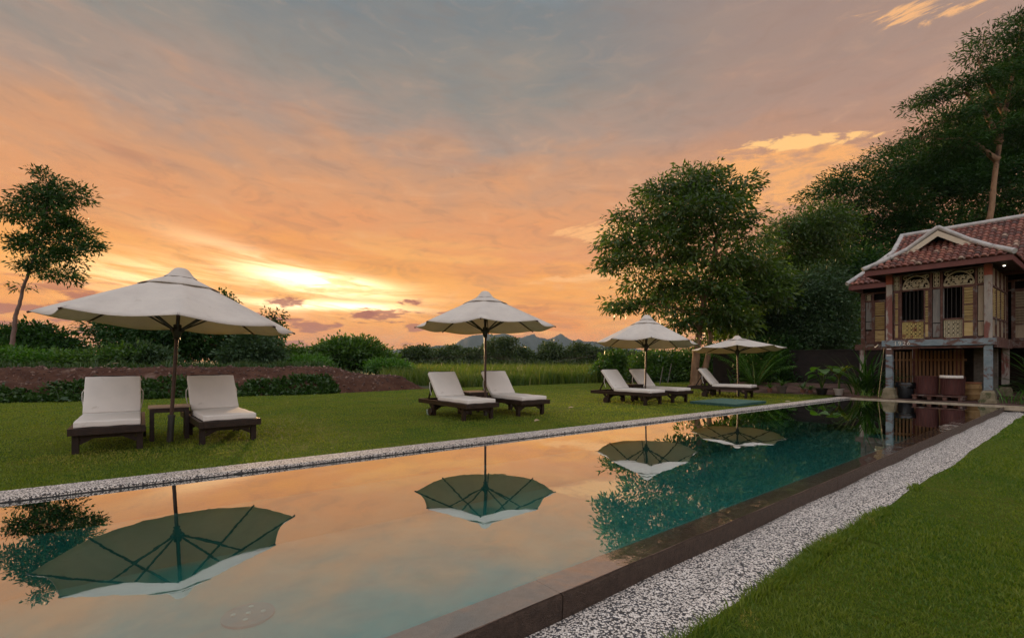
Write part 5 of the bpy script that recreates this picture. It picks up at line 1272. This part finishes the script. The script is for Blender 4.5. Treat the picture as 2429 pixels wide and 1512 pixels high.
# lawn blades, dense near the camera
def lawn_blades(n, fn, hmin, hmax, wmul, seed, bias=0.):
    r = np.random.default_rng(seed); P = fn(n, r); nn = len(P)
    pat = vnoise(P[:, 0]*1.3, P[:, 1]*1.3, 2); dist = np.hypot(P[:, 0], P[:, 1])
    H = r.uniform(hmin, hmax, nn)*(1+.25*pat); fine = vnoise(P[:, 0]*9, P[:, 1]*9, 11)
    lowf = vnoise(P[:, 0]*.45, P[:, 1]*.55, 13); tt = np.clip(.36+bias*np.interp(dist, [4.5, 9], [0, 1])+.17*pat+.16*lowf+.13*fine+.18*r.normal(size=nn), 0, .78); H *= 1+.25*fine  # bias yellows far blades: drier grass and warm evening light put into the tint
    dry = vnoise(P[:, 0]*2.1+3, P[:, 1]*1.7, 6); tt = np.where((dry > .72) & (r.random(nn) < .5), r.uniform(.8, 1., nn), tt)
    worn = np.hypot((P[:, 0]+4.85)/.75, (P[:, 1]-5.75)/.40) < 1.+.3*fine; tt = np.where(worn & (r.random(nn) < .45), r.uniform(.8, .95, nn), tt)
    return blades(P, H, (.0022+.0011*dist)*wmul*r.uniform(.7, 1.3, nn), .9, r, tt)
def near_pts(n, r):
    y = 1.45+(16-1.45)*r.random(n)**2.4; x = r.uniform(0, 1.5, n)*y
    a = UX*x+UY*y; b = -UY*x+UX*y; eb = bR(a)-.49+.12*np.maximum(0, (a-9)/9)+.008*np.sin(a*2.1)+.006*np.sin(a*5.3+1)
    fr = (r.random(n)-.5)*.04+.02*np.maximum(0, np.sin(a*3.7))*(r.random(n) < .4)
    k = b < eb+fr; k &= np.hypot(x-2.55, y-3.5) > .06; return np.stack([x, y, np.full(n, NL-.004)], 1)[k]*K
def fringe_pts(n, r):
    a = .9+5.5*r.random(n); w_ = np.clip(np.exp(-((a-3.6)/.9)**2)+.25*np.sin(a*4.1), 0, 1); k = r.random(n) < w_; a = a[k]; nn = len(a)
    b = np.array([edge_b(q) for q in a])+r.normal(size=nn)*.025-.005
    return np.stack([UX*a-UY*b, UY*a+UX*b, np.full(nn, NL-.01)], 1)*K
tag(link('grass_fringe', lawn_blades(26000, fringe_pts, .035, .070, 1.1, 9), M_blade), 'taller grass tufts leaning over the edge of the pebble strip', 'grass', kind='stuff')
tag(link('grass', lawn_blades(440000, near_pts, .012, .028, 1., 5), M_blade), 'short green lawn grass right of the pebble strip', 'grass', kind='stuff')
def far_pts(n, r):
    y = 3.9+22*r.random(n)**1.9; x = r.uniform(-1.1, .75, n)*y; a = (UX*x+UY*y)/K; b = (-UY*x+UX*y)/K
    k = b > bL(a)+CW-.012; k &= (a < A1+.1) | (b > 7); lim = np.interp(x, [p[0] for p in LE], [p[1] for p in LE]); k &= y < lim-.05
    return np.stack([x, y, LW-.004+.012*np.sin(x*.7)*np.cos(y*.5)], 1)[k]
tag(link('grass', lawn_blades(230000, far_pts, .014, .030, 1., 6, .42), M_blade), 'mown lawn grass around the loungers and umbrellas', 'grass', kind='stuff')

# ------------------------------------------------------------------ distant hills
ridge = [(880, 838), (905, 834), (930, 829), (950, 827), (985, 822), (1012, 824), (1035, 818), (1060, 819), (1078, 816), (1095, 804), (1112, 797), (1126, 794), (1150, 791), (1172, 793), (1196, 790), (1214, 794), (1228, 803),
         (1246, 796), (1268, 791), (1273, 798), (1290, 801), (1300, 804), (1316, 797), (1330, 790), (1347, 801), (1362, 808), (1372, 803), (1388, 809), (1420, 809), (1445, 817), (1460, 812), (1490, 823), (1530, 830), (1600, 842)]
DH = 2600.
def hill_pt(u, v):
    x = 840+u*800; yy = float(np.interp(x, [p[0] for p in ridge], [p[1] for p in ridge], left=848, right=848))
    jag = 1.2*math.sin(x*.31)*math.sin(x*.13+1)+.9*math.sin(x*.73); hgt = (HOR-yy+jag*.5)/F*DH
    k = 1-abs(v*2-1); dd = DH+(v-.5)*900
    fold_ = 1+.22*math.sin(x*.19+v*9)*(1-k)
    p = W(x, HOR, DH); return (p.x, dd, -.2+hgt*(k**.85)*fold_)
tag(grid_sheet('hills', hill_pt, 260, 24, mat('forested_hill', (.010, .020, .018), (.020, .034, .026), .02, .95, coord='Object')), kind='structure')

# ------------------------------------------------------------------ evening air
hm = bpy.data.materials.new('haze'); hm.use_nodes = True; t = NT(hm.node_tree); t.nt.nodes.clear()
pv = t.new('ShaderNodeVolumePrincipled'); pv.inputs['Color'].default_value = (.55, .78, 1., 1); pv.inputs['Density'].default_value = .00008; pv.inputs['Anisotropy'].default_value = 0.
o = t.new('ShaderNodeOutputMaterial'); t.nt.links.new(pv.outputs[0], o.inputs['Volume'])
B = MB(); B.box((0, 0, 85.5), (6900, 6900, 175)); hz = tag(B.build('haze', hm), 'thin evening haze over the fields and hills', 'haze', kind='stuff')
